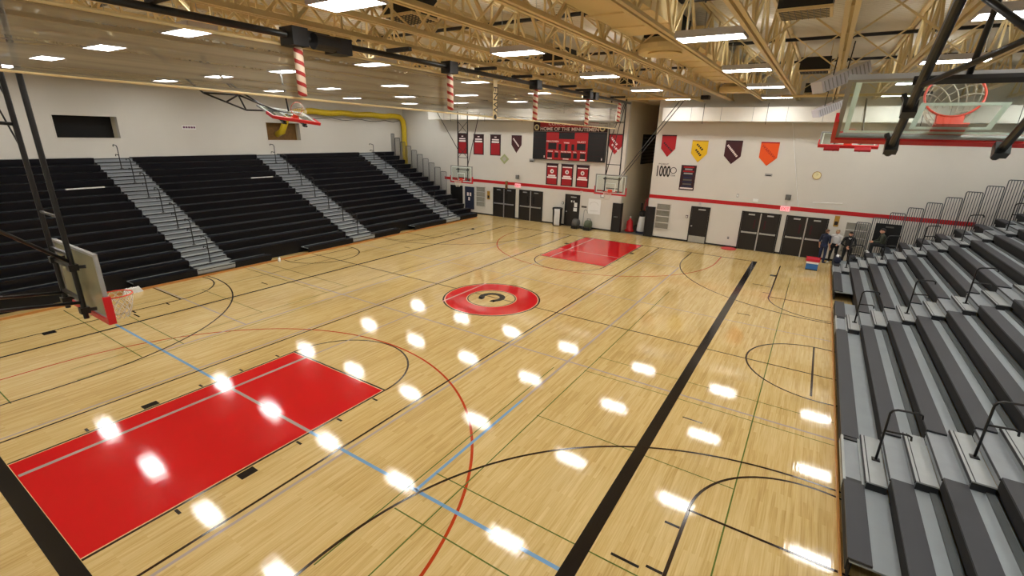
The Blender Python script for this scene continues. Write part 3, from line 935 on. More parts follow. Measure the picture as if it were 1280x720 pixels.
def bleacher(label, s, y0, z0, seat_m, sections, aisles, row0, xa, xb, seat_d):
    t = thing('bleacher_bank', label, 'bleachers', ((xa+xb)/2, s*(y0+4), 0))
    def Y(a, b): return (min(s*a, s*b), max(s*a, s*b))
    under = MB()
    for k in range(NR):
        yk, zk = y0+RUN*k, z0+RISE*k
        dk = zk-0.05                      # footboard level of this row
        for (x0, x1) in (row0 if k == 0 else sections):
            b = MB()
            ya, yb = Y(yk, yk+seat_d)
            b.box(x0, x1, ya, yb, zk-0.035, zk)
            ya, yb = Y(yk, yk+0.02)
            b.box(x0, x1, ya, yb, zk-0.22, zk-0.035, 1)
            b.build('seat', [seat_m, seat_m if seat_m == 'seat_l' else 'black_m'], t)
        b = MB()
        xs0 = [(xa, xb)] if k > 0 else [(r[0], r[1]) for r in row0]+[a for a in aisles]
        for (x0, x1) in xs0:
            ya, yb = Y(yk+0.03, yk+RUN+0.03)
            b.box(x0, x1, ya, yb, dk-0.03, dk, 0)
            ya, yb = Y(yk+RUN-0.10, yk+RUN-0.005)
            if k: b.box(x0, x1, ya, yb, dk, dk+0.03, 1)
            else: b.build('footboard', ['deckg', 'back_strip'], t); b = MB()
        if k: b.build('footboard', ['deckg', 'back_strip'], t)
        for (x0, x1) in (sections if k else row0):
            ya, yb = Y(yk+0.05, yk+0.07)
            under.box(x0+0.01, x1-0.01, ya, yb, (dk-RISE) if k else 0.03, dk-0.03)
        # raised darker grey strip along the back of each footboard above row zero
    for (x0, x1) in sections:
        # solid dark structure under the first full row (where row zero is cut away)
        ya, yb = Y(y0+RUN+0.08, y0+RUN+0.10)
        under.box(x0+0.01, x1-0.01, ya, yb, 0.0, z0+RISE-0.2)
    ya, yb = Y(y0+RUN*NR-0.01, y0+RUN*NR+0.03)
    under.box(xa, xb, ya, yb, 0.0, z0+RISE*(NR-1)+0.62)
    for xe in (xa, xb-0.02):
        for k in range(NR):
            ya, yb = Y(y0+RUN*k+0.08, y0+RUN*(k+1)+0.08)
            if xe == xb-0.02 or k > 0:
                under.box(xe, xe+0.02, ya, yb, 0.0, z0+RISE*k-0.19)
    under.build('understructure', 'black_m', t)
    for (x0, x1) in aisles:
        st = MB()
        for k in range(NR):
            yk, zk = y0+RUN*k, z0+RISE*k
            dk = zk-0.05
            # lower tread lies over the footboard, box step behind it
            ya, yb = Y(yk+0.0, yk+0.30)
            st.box(x0+0.01, x1-0.01, ya, yb, dk, dk+0.012, 0)
            ya, yb = Y(yk-0.012, yk+0.004)
            st.box(x0+0.01, x1-0.01, ya, yb, dk-0.02, dk+0.014, 1)
            ya, yb = Y(yk+0.005, yk+0.02)
            st.box(x0+0.01, x1-0.01, ya, yb, dk-(0.14 if k else 0.17), dk-0.02, 0)
            if k < NR-1:
                ya, yb = Y(yk+0.30, yk+0.595)
                st.box(x0-0.02, x1+0.02, ya, yb, dk+0.125, dk+0.15, 2)
                ya, yb = Y(yk+0.296, yk+0.31)
                st.box(x0, x1, ya, yb, dk, dk+0.125, 0)
                ya, yb = Y(yk+0.288, yk+0.30)
                st.box(x0-0.02, x1+0.02, ya, yb, dk+0.10, dk+0.152, 1)
                ya, yb = Y(yk+0.34, yk+0.355)
                st.box(x0-0.02, x1+0.02, ya, yb, dk+0.149, dk+0.153, 1)
                for xe in (x0-0.02, x1-0.0):
                    ya, yb = Y(yk+0.31, yk+0.59)
                    st.box(xe, xe+0.02, ya, yb, dk+0.0, dk+0.125, 1)
        ya, yb = Y(y0-0.01, y0+0.03); st.box(x0, x1, ya, yb, z0-0.17, z0, 2)
        ya, yb = Y(y0+0.26, y0+0.30); st.box(x0, x1, ya, yb, z0-0.15, z0, 2)
        for xe in (x0, x1-0.10):
            ya, yb = Y(y0+0.03, y0+0.26); st.box(xe, xe+0.10, ya, yb, z0-0.15, z0-0.01, 1)
        st.build('aisle_steps', ['step', 'nosing', 'step2'], t)
        xm = (x0+x1)/2
        for j in range(7):
            yy = s*(y0+RUN*2*j+0.48)
            handrail(t, xm, yy, z0+RISE*2*j+0.102, s)
    tw = MB()
    ya, yb = Y(y0-0.03, y0+0.0)
    tw.box(xa, xb, ya, yb, 0.0, 0.08)
    tw.build('base_trim', 'trimw', t)
    return t
AL = [(-5.18, -3.64), (2.76, 4.28), (10.62, 12.12)]
SL = [(-14.6, -5.18), (-3.64, 2.76), (4.28, 10.62), (12.12, 14.15)]
R0L = [(-7.4, -5.18), (-3.64, -1.95), (0.0, 2.76), (4.28, 6.3), (7.6, 10.62), (12.12, 14.15)]
bl = bleacher('bank of black bleachers filling the left side wall', 1, 11.2, 0.345, 'seat_l', SL, AL, R0L, -14.6, 14.15, 0.36)
AR = [(-5.02, -3.48), (3.12, 4.55), (11.25, 12.75)]
SR = [(-13.2, -5.02), (-3.48, 3.12), (4.55, 11.25), (12.75, 14.25)]
R0R = [(-6.95, -5.02), (-3.48, 3.12), (4.55, 6.4), (7.95, 11.25), (12.75, 14.25)]
br_ = bleacher('bank of charcoal and grey bleachers filling the right side', -1, 11.08, 0.42, 'seat_r', SR, AR, R0R, -13.2, 14.25, 0.29)
# end guard rails
def end_rails(t, x, s, y0, z0, mt, n0, n1, h):
    for k in range(n0, n1):
        ya, yb = y0+RUN*k+0.03, y0+RUN*(k+1)-0.03
        zl = z0+RISE*k-0.55
        zt = z0+RISE*k+h
        b = MB()
        r = 0.05
        P = [(x, s*ya, zl), (x, s*ya, zt-r), (x, s*(ya+r*0.3), zt-r*0.3), (x, s*(ya+r), zt), (x, s*(yb-r), zt), (x, s*(yb-r*0.3), zt-r*0.3), (x, s*yb, zt-r), (x, s*yb, zl)]
        b.tube(P, 0.02, 6)
        b.tube([(x, s*ya, zl+0.05), (x, s*yb, zl+0.05)], 0.016, 6)
        for q in range(1, 6):
            yy = ya+(yb-ya)*q/6
            b.tube([(x, s*yy, zl+0.05), (x, s*yy, zt)], 0.014, 6)
        b.build('end_rail', mt, t, smooth=True)
end_rails(br_, 14.35, -1, 11.08, 0.42, 'rail', 1, NR, 1.62)
end_rails(bl, 14.25, 1, 11.2, 0.345, 'rail', 5, NR, 1.35)

# ================================================================= BASKETS
def basket(label, loc, rot, mast='plain', loc_mast=5.0, bars=True, glass='glass'):
    """local frame: board plane x=0 facing +x, z=0 at the lower edge of the board"""
    t = thing('basketball_hoop', label, 'basketball hoop', loc, None, rot, local=True)
    HW, H = 0.915, 1.07
    MB().box(-0.012, 0.012, -HW+0.02, HW-0.02, 0.02, H-0.02).build('backboard', glass, t)
    fr = MB()
    e = 0.04
    fr.box(-0.03, 0.022, -HW, HW, H-e, H); fr.box(-0.03, 0.022, -HW, HW, 0, e)
    fr.box(-0.03, 0.022, -HW, -HW+e, e, H-e); fr.box(-0.03, 0.022, HW-e, HW, e, H-e)
    fr.build('board_frame', 'grey', t)
    ln = MB()
    w = 0.045
    x0, x1 = 0.0125, 0.0145
    a = HW-0.07
    ln.box(x0, x1, -a, a, H-0.07-w, H-0.07); ln.box(x0, x1, -a, a, 0.06, 0.06+w)
    ln.box(x0, x1, -a, -a+w, 0.06+w, H-0.07-w); ln.box(x0, x1, a-w, a, 0.06+w, H-0.07-w)
    ln.box(x0, x1, -0.305, 0.305, 0.57, 0.57+w); ln.box(x0, x1, -0.305, 0.305, 0.15, 0.15+w)
    ln.box(x0, x1, -0.305, -0.305+w, 0.15+w, 0.57); ln.box(x0, x1, 0.305-w, 0.305, 0.15+w, 0.57)
    ln.build('target_lines', 'linep', t)
    pd = MB()
    pd.box(-0.055, 0.045, -HW-0.025, HW+0.025, -0.05, 0.03)
    for s in (-1, 1):
        y0, y1 = sorted((s*(HW-0.01), s*(HW+0.03)))
        pd.box(-0.055, 0.045, y0, y1, 0.03, 0.40)
    pd.build('padding', 'pad', t)
    br = MB()
    br.box(0.015, 0.03, -0.13, 0.13, 0.02, 0.25); br.box(0.03, 0.16, -0.10, 0.10, 0.14, 0.155)
    br.bar((0.03, -0.09, 0.06), (0.17, -0.10, 0.14), 0.02); br.bar((0.03, 0.09, 0.06), (0.17, 0.10, 0.14), 0.02)
    br.build('rim_bracket', 'orange', t)
    c = (0.15+0.229, 0, 0.15)
    rm_ = MB()
    rm_.tube([(c[0]+0.229*math.cos(g), 0.229*math.sin(g), c[2]) for g in [2*math.pi*k/40 for k in range(40)]], 0.011, 8, closed=True)
    rim = rm_.build('rim', 'orange', t, smooth=True)
    nt = MB()
    n = 12
    for d in (1, -1):
        for k in range(n):
            P = []
            for j in range(7):
                q = j/6
                r = 0.229-0.11*q+0.02*math.sin(q*3.1)
                g = 2*math.pi*(k+d*j*0.5)/n
                P.append((c[0]+r*math.cos(g), r*math.sin(g), c[2]-0.42*q))
            nt.tube(P, 0.006, 4, cap=False)
    nt.build('net', 'net', rim)
    ms = MB()
    yo, xo = 0.41, -0.17
    for s in (-1, 1):
        ms.tube([(xo, s*yo, -0.02), (xo, s*yo, loc_mast)], 0.036, 10)
        for zz in (0.12, 0.82):
            ms.bar((xo, s*yo, zz), (-0.03, s*(yo+0.06), zz), 0.035, 0.05); ms.box(xo-0.06, xo+0.06, s*yo-0.055, s*yo+0.055, zz-0.05, zz+0.05)
    if bars: ms.bar((xo, -yo, 0.30), (xo, yo, 0.30), 0.045); ms.bar((xo, -yo, 0.82), (xo, yo, 0.82), 0.045)
    if bars: ms.bar((xo, -yo, 1.02), (xo, yo, 1.02), 0.045)
    zc = 1.6 if bars else 99
    while zc < loc_mast-0.9:
        ms.bar((xo, -yo, zc), (xo, yo, zc), 0.035)
        if mast != 'plain':
            ms.bar((xo, -yo, zc), (xo, yo, zc+0.75), 0.022); ms.bar((xo, yo, zc), (xo, -yo, zc+0.75), 0.022)
        zc += 1.55 if mast != 'plain' else 2.2
    ms.build('mast', 'black_s', t)
    return t
def brace(t, segs, r=0.03, m='black_s'):
    """segs in the basket's local frame"""
    b = MB()
    for p, q in segs:
        b.tube([p, q], r, 8)
    b.build('brace', m, t, smooth=True)

ZCH = 7.98
def world_brace(h, segs, r=0.03, m='black_s'):
    h_m = Matrix.LocRotScale(h.location, h.rotation_euler, None).inverted()
    brace(h, [(h_m @ Vector(p), h_m @ Vector(q)) for p, q in segs], r, m)
h = basket('basketball hoop hanging over the near red key, seen from behind at the left', (-11.50, 0.10, 3.05), (0, 0, 0), loc_mast=ZCH-3.05, glass='glass_h')
brace(h, [((-0.17, 0.41, 0.25), (-4.6, 0.41, 0.9)), ((-0.17, -0.41, 0.25), (-4.6, -0.41, 0.9)), ((-0.17, 0.41, 0.9), (-2.6, 0.41, 3.1)), ((-0.17, -0.41, 0.9), (-2.6, -0.41, 3.1)), ((-2.6, 0.41, 3.1), (-4.0, 0.41, 4.74)), ((-2.6, -0.41, 3.1), (-4.0, -0.41, 4.74)),
          ((-2.6, -0.41, 3.1), (-2.6, 0.41, 3.1)), ((-0.17, 0.41, 2.9), (-2.6, 0.41, 3.1)), ((-4.6, 0.41, 0.9), (-4.6, 0.41, 4.74)), ((-4.6, -0.41, 0.9), (-4.6, -0.41, 4.74))], 0.026)
brace(h, [((-0.17, 0.41, 2.5), (-0.3, 2.0, 4.74)), ((-0.17, 0.41, 3.2), (-0.3, 1.4, 4.74))], 0.012)
h = basket('basketball hoop hanging over the far red key below the scoreboard', (11.58, 0.0, 2.92), (0, 0, math.pi), loc_mast=ZCH-2.92)
brace(h, [((-0.17, -0.41, 0.95), (-0.22, 0.36, 4.8)), ((-0.17, -0.41, 2.6), (-0.22, 0.30, 4.8))], 0.022)
brace(h, [((-0.17, 0.41, 0.75), (-0.2, 3.35, 4.84)), ((-0.17, 0.41, 0.95), (-0.2, 3.15, 4.84))], 0.02, 'rail')
h = basket('basketball hoop hanging in front of the end of the left bleachers', (11.58, 10.62, 2.82), (0, 0, math.pi), 'laced', loc_mast=ZCH-2.82)
brace(h, [((-0.17, -0.41, 2.1), (-0.2, -2.3, 4.6)), ((-0.17, 0.41, 1.1), (-0.2, 1.5, 4.95))], 0.022)
TH = R(-62)
h = basket('basketball hoop folded up flat, large in the upper right corner', (-7.4, -10.70, 6.05), (0, TH, 0), loc_mast=4.85, bars=False)
brace(h, [((-0.12, 0.41, 2.2), (-0.9, -0.3, 2.2)), ((-0.3, -0.3, 2.2), (-0.25, 0.41, 1.3)), ((-0.05, 0.1, 1.05), (0.95, 0.05, 2.0))], 0.022)
b = MB(); b.box(-0.07, -0.032, -0.92, 0.45, 1.03, 1.10); b.build('cross_bar', 'black_s', h)
h = basket('basketball hoop folded up flat below the ceiling on the far right', (8.25, -10.40, 5.86), (0, TH, math.pi), loc_mast=4.4, bars=False)
for s_ in (-1, 1):
    MB().box(-0.05, 0.02, s_*0.48-0.25, s_*0.48+0.25, -0.28, -0.05).build('lower_pad', 'banner_r', h)
# side folded hoop high on the left
wv = Vector((1, 0.0, -0.10)).normalized()
nv = Vector((0.095, -0.36, 0.93)); nv = (nv-wv*nv.dot(wv)).normalized()
zv = nv.cross(wv)
Rm = Matrix((nv, wv, zv)).transposed()
h = basket('basketball hoop folded up sideways high in front of the left wall', (-2.92, 6.6, 6.28), tuple(Rm.to_euler()), loc_mast=1.25, bars=False)
world_brace(h, [((-3.2, 7.3, 6.58), (-4.6, 7.2, 7.02)), ((-4.6, 7.2, 7.02), (-6.3, 5.93, 8.02)), ((-3.2, 7.7, 6.62), (-4.1, 7.6, 7.05)), ((-4.1, 7.6, 7.05), (-5.6, 7.49, 8.02)), ((-4.35, 7.3, 6.56), (-5.7, 7.2, 7.0)), ((-5.7, 7.2, 7.0), (-7.6, 5.93, 8.02)), ((-4.35, 7.3, 6.56), (-4.6, 7.2, 7.02)), ((-5.0, 7.25, 6.78), (-4.6, 7.2, 7.02)), ((-5.7, 7.2, 7.0), (-4.6, 7.2, 7.02)), ((-2.7, 7.4, 6.6), (-2.8, 7.49, 8.02)), ((-3.2, 7.3, 6.58), (-4.35, 7.3, 6.56)), ((-2.5, 7.3, 6.5), (-3.2, 7.3, 6.58))], 0.028)

# pipe frames that carry the far hoops
for (y0, y1, l) in ((-4.3, 1.2, 'tan support pipes above the far key hoop'), (-12.6, -7.6, 'tan support pipes above the far right hoop'), (9.0, 12.6, 'tan support pipes above the far left hoop')):
    t = thing('support_pipe', l, 'pipe', (11.75, (y0+y1)/2, ZCH-0.06), 'hoop support pipes')
    b = MB(); b.tube([(11.75, y0, ZCH-0.06), (11.75, y1, ZCH-0.06)], 0.04, 8); b.tube([(12.4, y0, ZCH-0.05), (12.4, y1, ZCH-0.05)], 0.04, 8); b.build('pipe_pair', 'tan', t, smooth=True)
    MB().box(11.6, 12.0, y0-0.25, y0+0.12, ZCH-0.16, ZCH+0.02).build('winch', 'black', t)

# ================================================================= SCOREBOARD and things on the far wall
X1 = XF
t = thing('scoreboard', 'large red and black scoreboard high on the far wall', 'scoreboard', (X1, 4.7, 4.4))
MB().box(X1-0.18, X1, 2.06, 7.38, 4.40, 6.22).build('cabinet', 'sb_black', t)
cp = MB().box(X1-0.20, X1-0.18, 3.27, 6.33, 4.43, 6.20).build('center_panel', 'sb_red', t)
hs = MB().box(X1-0.19, X1, 2.06, 7.38, 6.24, 6.86).build('header_sign', 'banner_d', t)
b = MB(); b.box(X1-0.196, X1-0.19, 2.6, 6.85, 6.50, 6.84); b.build('header_stripe', 'sb_red', hs)
text_mesh('lettering', 'HOME OF THE MINUTEMEN', 0.30, 'letter_w', hs, (X1-0.197, 4.7, 6.385), width=4.25, bold=0.006)
text_mesh('lettering', 'CONCORD', 0.24, 'letter_w', hs, (X1-0.20, 5.35, 6.70), width=1.7)
for y, s in ((7.12, 1), (2.34, 1)):
    e = MB(); e.lathe([(0.19, -0.20), (0.19, -0.19)], (X1, y, 6.48), 20, axis='x')
    e.build('emblem', 'cream', hs)
    e = MB(); e.lathe([(0.11, -0.206), (0.11, -0.2)], (X1, y, 6.48), 20, axis='x')
    e.build('emblem_center', 'slate', hs)
def win(y, z_, w, hh):
    MB().box(X1-0.208, X1-0.199, y-w/2, y+w/2, z_-hh/2, z_+hh/2).build('digit_window', 'sb_black', cp)
yc = 4.8
win(yc, 5.98, 1.15, 0.42)
for y, w in ((5.85, 0.62), (3.72, 0.62)):
    win(y, 5.30, w, 0.42)
for y in (5.28, 4.8, 4.32):
    win(y, 5.25, 0.2, 0.40)
for y, w in ((6.02, 0.34), (5.52, 0.28), (4.8, 0.78), (4.12, 0.26), (3.58, 0.36)):
    win(y, 4.72, w, 0.33)
text_mesh('lettering', 'MINUTEMEN', 0.15, 'letter_w', cp, (X1-0.205, 5.85, 5.60), width=0.9)
text_mesh('lettering', 'GUEST', 0.15, 'letter_w', cp, (X1-0.205, 3.72, 5.60), width=0.6)
for y, z_, w, s in ((4.8, 5.53, 0.42, 'TIME'), (6.0, 4.96, 0.38, 'FOULS'), (5.5, 4.95, 0.26, 'T.O.L.'), (4.8, 4.95, 0.78, 'PLAYER FOUL'), (4.15, 4.95, 0.26, 'T.O.L.'), (3.58, 4.96, 0.38, 'FOULS')):
    text_mesh('lettering', s, 0.10, 'letter_w', cp, (X1-0.205, y, z_), width=w, bold=0.004)
for y, w in ((6.02, 0.36), (4.8, 0.42), (3.58, 0.38)):
    MB().box(X1-0.207, X1-0.199, y-w/2, y+w/2, 4.46, 4.53).build('label_plate', 'letter_w', cp)
for y in (6.46, 2.25):
    MB().box(X1-0.19, X1-0.18, y-0.03, y+0.03, 4.52, 4.66).build('maker_plate', 'letter_w', t)
sl = MB()
for k in range(1, 5):
    sl.box(X1-0.186, X1-0.18, 6.38, 7.34, 4.4+k*0.36-0.006, 4.4+k*0.36+0.006); sl.box(X1-0.186, X1-0.18, 2.1, 3.22, 4.4+k*0.36-0.006, 4.4+k*0.36+0.006)
sl.build('panel_lines', 'maroon', t)

def banner(label, y0, y1, z0, z1, lines, style):
    t = thing('hanging_banner', label, 'banner', (X1, (y0+y1)/2, z0), style)
    MB().box(X1-0.02, X1, y0, y1, z0, z1).build('cloth_border', 'banner_d', t)
    w = y1-y0
    b = MB()
    if style == 'upper':
        b.box(X1-0.024, X1-0.02, y0+0.08, y1-0.08, z0+0.06, z0+0.86)
    else:
        b.box(X1-0.024, X1-0.02, y0+0.09, y1-0.09, z0+0.05, z1-0.18)
    cf = b.build('cloth_field', 'banner_r', t)
    for (zz, hh, ww) in lines:
        MB().box(X1-0.028, X1-0.023, (y0+y1)/2-ww*w/2, (y0+y1)/2+ww*w/2, zz-hh/2, zz+hh/2).build('lettering', 'letter_w', cf)
    if style != 'upper':
        e = MB(); e.lathe([(0.14, -0.03), (0.14, -0.024)], (X1, (y0+y1)/2, z0+0.92), 18, axis='x'); em = e.build('emblem', 'letter_w', cf)
        e = MB(); e.box(X1-0.034, X1-0.03, (y0+y1)/2-0.05, (y0+y1)/2+0.03, z0+0.86, z0+0.97); e.build('emblem_center', 'navy', cf)
    MB().tube([(X1-0.02, y0-0.04, z1), (X1-0.02, y1+0.04, z1)], 0.018, 6).build('hanging_rod', 'black', t)
UB = [(14.18, 13.28, 'behind the far left hoop'), (12.66, 11.72, 'middle of the three by the diamond sign'), (11.12, 10.2, 'next to the maroon pennant')]
for a, b, l in UB:
    banner('red and dark banner high on the wall, %s' % l, b, a, 4.47, 5.93, [(5.76, 0.06, 0.2), (5.58, 0.09, 0.66), (5.42, 0.12, 0.7)], 'upper')
LB = [(6.33, 5.42, 'left of the three under the scoreboard'), (5.17, 4.27, 'middle of the three under the scoreboard'), (4.04, 3.11, 'right of the three under the scoreboard')]
for a, b, l in LB:
    banner('red banner with white emblem, %s' % l, b, a, 2.71, 4.15, [(3.95, 0.07, 0.8), (3.34, 0.10, 0.62), (3.22, 0.10, 0.8)], 'lower')

def pennant(label, y0, y1, zt, zm, zb, m, hdr, strokes, lm):
    t = thing('pennant', label, 'pennant', (X1, (y0+y1)/2, zt), 'school pennants on the far wall')
    P = [(y0, zt), (y1, zt), (y1, zm), ((y0+y1)/2, zb), (y0, zm)]
    cl_ = MB().prism(P, X1-0.02, X1-0.001).build('cloth', m, t)
    MB().box(X1-0.026, X1-0.02, y0, y1, zt-0.07, zt).build('header', hdr, t)
    for (ya, za, yb, zb2, n, hgt) in strokes:
        rnd = random.Random(int(1000*abs(ya)))
        for k in range(n):
            q = (k+0.5)/n
            yy, zz = ya+(yb-ya)*q, za+(zb2-za)*q
            l_ = math.hypot(yb-ya, zb2-za)/n*0.34
            ang = math.atan2(zb2-za, yb-ya)
            b = MB(); b.obox((X1-0.024, yy, zz), (0.004, 0, 0), (0, l_*math.cos(ang), l_*math.sin(ang)), (0, -hgt*(0.8+0.4*rnd.random())*math.sin(ang), hgt*math.cos(ang)))
            b.build('lettering', lm, cl_)
    return t
pennant('dark maroon pennant with one white diagonal word, left of the scoreboard', 8.42, 9.26, 5.93, 5.28, 4.73, 'maroon', 'banner_d', [(9.12, 5.72, 8.62, 5.16, 7, 0.045)], 'letter_w')
pennant('red pennant with two white diagonal words, right of the scoreboard', 1.02, 1.92, 6.17, 5.45, 4.93, 'pred', 'maroon', [(1.80, 5.98, 1.35, 5.50, 5, 0.06), (1.72, 5.55, 1.2, 5.12, 4, 0.06)], 'letter_w')
pennant('red pennant right of the recess, crossed by a hoop brace', -2.26, -1.42, 6.18, 5.40, 4.92, 'pred', 'maroon', [(-1.55, 5.75, -2.1, 5.25, 6, 0.05)], 'maroon')
pennant('yellow pennant with two dark diagonal words', -4.07, -3.19, 5.92, 5.18, 4.69, 'pyel', 'gold', [(-3.45, 5.72, -3.82, 5.38, 4, 0.055), (-3.42, 5.42, -3.76, 5.06, 4, 0.055)], 'letter_k')
pennant('maroon pennant with one long white diagonal word, between the yellow and orange ones', -5.86, -4.99, 5.96, 5.12, 4.69, 'maroon', 'banner_d', [(-5.1, 5.72, -5.68, 5.10, 9, 0.05)], 'letter_w')
p_ = pennant('orange pennant with dark red diagonal lettering', -7.65, -6.77, 5.93, 5.12, 4.69, 'poran', 'pred', [], 'pred')
text_mesh('lettering', 'WARSAW', 0.19, 'banner_r', p_, (X1-0.024, -7.2, 5.42), spin=R(-43), width=0.95)

# number sign, poster, clock
t = thing('number_sign', 'white wall sign with tall black figures beside the recess', 'sign', (X1, -1.85, 4.05))
MB().box(X1-0.012, X1, -2.62, -1.15, 3.45, 4.75).build('sign_board', 'wall', t)
text_mesh('lettering', '1000', 0.86, 'letter_k', t, (X1-0.016, -1.70, 4.05), width=0.80, bold=0.02)
text_mesh('lettering', 'POINT', 0.12, 'letter_k', t, (X1-0.016, -1.70, 4.50), width=0.6)
text_mesh('lettering', 'CLUB', 0.12, 'letter_k', t, (X1-0.016, -2.32, 3.86), width=0.26)
e = MB(); e.tube([(X1-0.018, -2.32+0.17*math.cos(g), 4.16+0.17*math.sin(g)) for g in [2*math.pi*k/24 for k in range(24)]], 0.018, 6, closed=True); e.build('ring_emblem', 'letter_k', t)
t = thing('record_poster', 'tall dark poster with red and blue rows, right of the number sign', 'poster', (X1, -3.2, 3.08))
MB().box(X1-0.02, X1, -3.62, -2.76, 3.07, 4.51).build('poster_border', 'banner_d', t)
pc = ['banner_r', 'grey', 'banner_r', 'grey', 'navy', 'denim', 'slate', 'denim', 'slate', 'denim', 'letter_w']
for k, c_ in enumerate(pc):
    w = [0.6, 0.42, 0.62, 0.5, 0.58, 0.46, 0.5, 0.56, 0.5, 0.6, 0.74][k]
    MB().box(X1-0.026, X1-0.02, -3.19-w/2, -3.19+w/2, 4.36-0.122*k, 4.44-0.122*k).build('poster_row', c_, t)
t = thing('wall_clock', 'round cream wall clock above the right double doors', 'clock', (X1, -9.62, 4.34))
MB().lathe([(0.20, -0.06), (0.20, 0.0)], (X1, -9.62, 4.34), 28, axis='x').build('clock_case', 'gold', t)
MB().lathe([(0.175, -0.066), (0.175, -0.06)], (X1, -9.62, 4.34), 28, axis='x').build('clock_face', 'cream', t)
MB().bar((X1-0.07, -9.62, 4.34), (X1-0.07, -9.70, 4.42), 0.02, 0.006).build('hour_hand', 'letter_k', t)
MB().bar((X1-0.072, -9.62, 4.34), (X1-0.072, -9.60, 4.49), 0.014, 0.006).build('minute_hand', 'letter_k', t)
# exit signs
for y, z_, l in ((8.62, 2.44, 'between the two left double doors'), (-8.50, 2.50, 'between the two right double doors')):
    t = thing('exit_sign', 'small pink lit exit sign on the red stripe, %s' % l, 'sign', (X1, y, z_-0.12), 'exit signs')
    MB().box(X1-0.07, X1, y-0.23, y+0.23, z_-0.13, z_+0.14).build('sign_box', 'exit', t)
    text_mesh('lettering', 'EXIT', 0.22, 'exit_l', t, (X1-0.072, y, z_), width=0.38, bold=0.004)
# small wall boxes
def wallbox(name, label, cat, y, z_, w, hh, d, m, extra=None):
    t = thing(name, label, cat, (X1, y, z_-hh/2))
    MB().box(X1-d, X1, y-w/2, y+w/2, z_-hh/2, z_+hh/2).build('case', m, t)
    b = MB()
    if extra == 'grille':
        for k in range(5):
            b.box(X1-d-0.006, X1-d, y-w*0.42, y+w*0.42, z_-hh*0.38+k*hh*0.19-0.008, z_-hh*0.38+k*hh*0.19+0.008)
        b.build('grille', 'grey', t)
    elif extra == 'panel':
        b.box(X1-d-0.006, X1-d, y-w*0.3, y+w*0.3, z_-hh*0.3, z_+hh*0.3); b.build('face_plate', 'white', t)
    elif extra == 'dark':
        b.box(X1-d-0.006, X1-d, y-w*0.34, y+w*0.34, z_-hh*0.36, z_-hh*0.02); b.build('face_plate', 'hair', t)
    return t
wallbox('wall_speaker', 'small dark square wall speaker above the left exit sign', 'speaker', 8.66, 3.06, 0.24, 0.26, 0.12, 'slate', 'grille')
wallbox('wall_speaker', 'small dark square wall speaker above the right exit sign', 'speaker', -8.54, 3.12, 0.26, 0.26, 0.12, 'slate', 'grille')
wallbox('junction_box', 'small grey box below the left end of the scoreboard', 'box', 7.5, 4.27, 0.40, 0.22, 0.08, 'grey', 'dark')
wallbox('fire_alarm', 'small red alarm box left of the single door in the right wall half', 'alarm', -3.46, 1.52, 0.12, 0.16, 0.06, 'maroon', 'panel')
wallbox('wall_placard', 'tall yellow and dark brown placard right of the right double doors', 'sign', -10.93, 2.10, 0.22, 0.55, 0.03, 'gold', 'dark')
wallbox('wall_placard', 'gold and brown placard beside the left wall louvre', 'sign', 11.24, 1.52, 0.24, 0.62, 0.03, 'gold', 'dark')
wallbox('motor_box', 'small brown box above the leftmost double doors', 'box', 9.60, 2.42, 0.16, 0.55, 0.10, 'brown', 'dark')
wallbox('notice_plate', 'small dark plate right of the door with papers', 'sign', 3.30, 1.43, 0.38, 0.12, 0.02, 'slate', 'dark')
wallbox('light_switch', 'small dark switch box left of the door with papers', 'switch', 4.90, 1.55, 0.12, 0.18, 0.05, 'slate', 'panel')
wallbox('wall_socket', 'small grey outlet low on the wall left of the right double doors', 'outlet', -5.93, 0.55, 0.10, 0.14, 0.03, 'grey', 'dark')
wallbox('control_box', 'small white box on the wall under the far key hoop', 'box', 2.02, 2.30, 0.30, 0.30, 0.06, 'grey', 'panel')
wallbox('horn_strobe', 'small white horn above the door with papers', 'alarm', 3.55, 2.40, 0.16, 0.14, 0.08, 'white', 'grille')
wallbox('horn_strobe', 'small white horn above the single door in the right wall half', 'alarm', -4.10, 2.36, 0.16, 0.16, 0.08, 'white', 'grille')
wallbox('thermostat', 'tiny grey box above the red stripe, below the orange pennant', 'thermostat', -6.05, 3.0, 0.10, 0.18, 0.05, 'grey', 'panel')
wallbox('camera_box', 'tiny white box above the red stripe, near the right exit sign', 'box', -7.0, 2.82, 0.26, 0.16, 0.07, 'white', 'panel')
wallbox('name_plate', 'small grey plate on the wall below the orange pennant', 'sign', -7.4, 4.22, 0.36, 0.14, 0.02, 'grey', 'dark')
t = thing('whiteboard', 'white sheet with faint drawing on the wall, right of the door with papers', 'poster', (X1, 2.55, 1.1))
MB().box(X1-0.016, X1-0.001, 2.12, 3.0, 1.02, 2.02).build('sheet', 'white', t)
b = MB()
b.tube([(X1-0.018, 2.58+0.3*math.cos(g), 1.62+0.2*math.sin(g)) for g in [math.pi*k/12 for k in range(13)]], 0.008, 5); b.tube([(X1-0.018, 2.25, 1.25), (X1-0.018, 2.85, 1.2)], 0.008, 5)
b.build('drawing', 'louver', t)
t = thing('diamond_sign', 'pale green diamond sign below the maroon pennant', 'sign', (X1, 9.85, 3.95))
MB().prism([(9.85, 4.62), (9.45, 4.27), (9.85, 3.90), (10.25, 4.27)], X1-0.02, X1-0.001).build('plate', 'mint', t)
MB().prism([(9.85, 4.45), (9.65, 4.27), (9.85, 4.08), (10.05, 4.27)], X1-0.024, X1-0.02).build('inner_plate', 'louver', t)
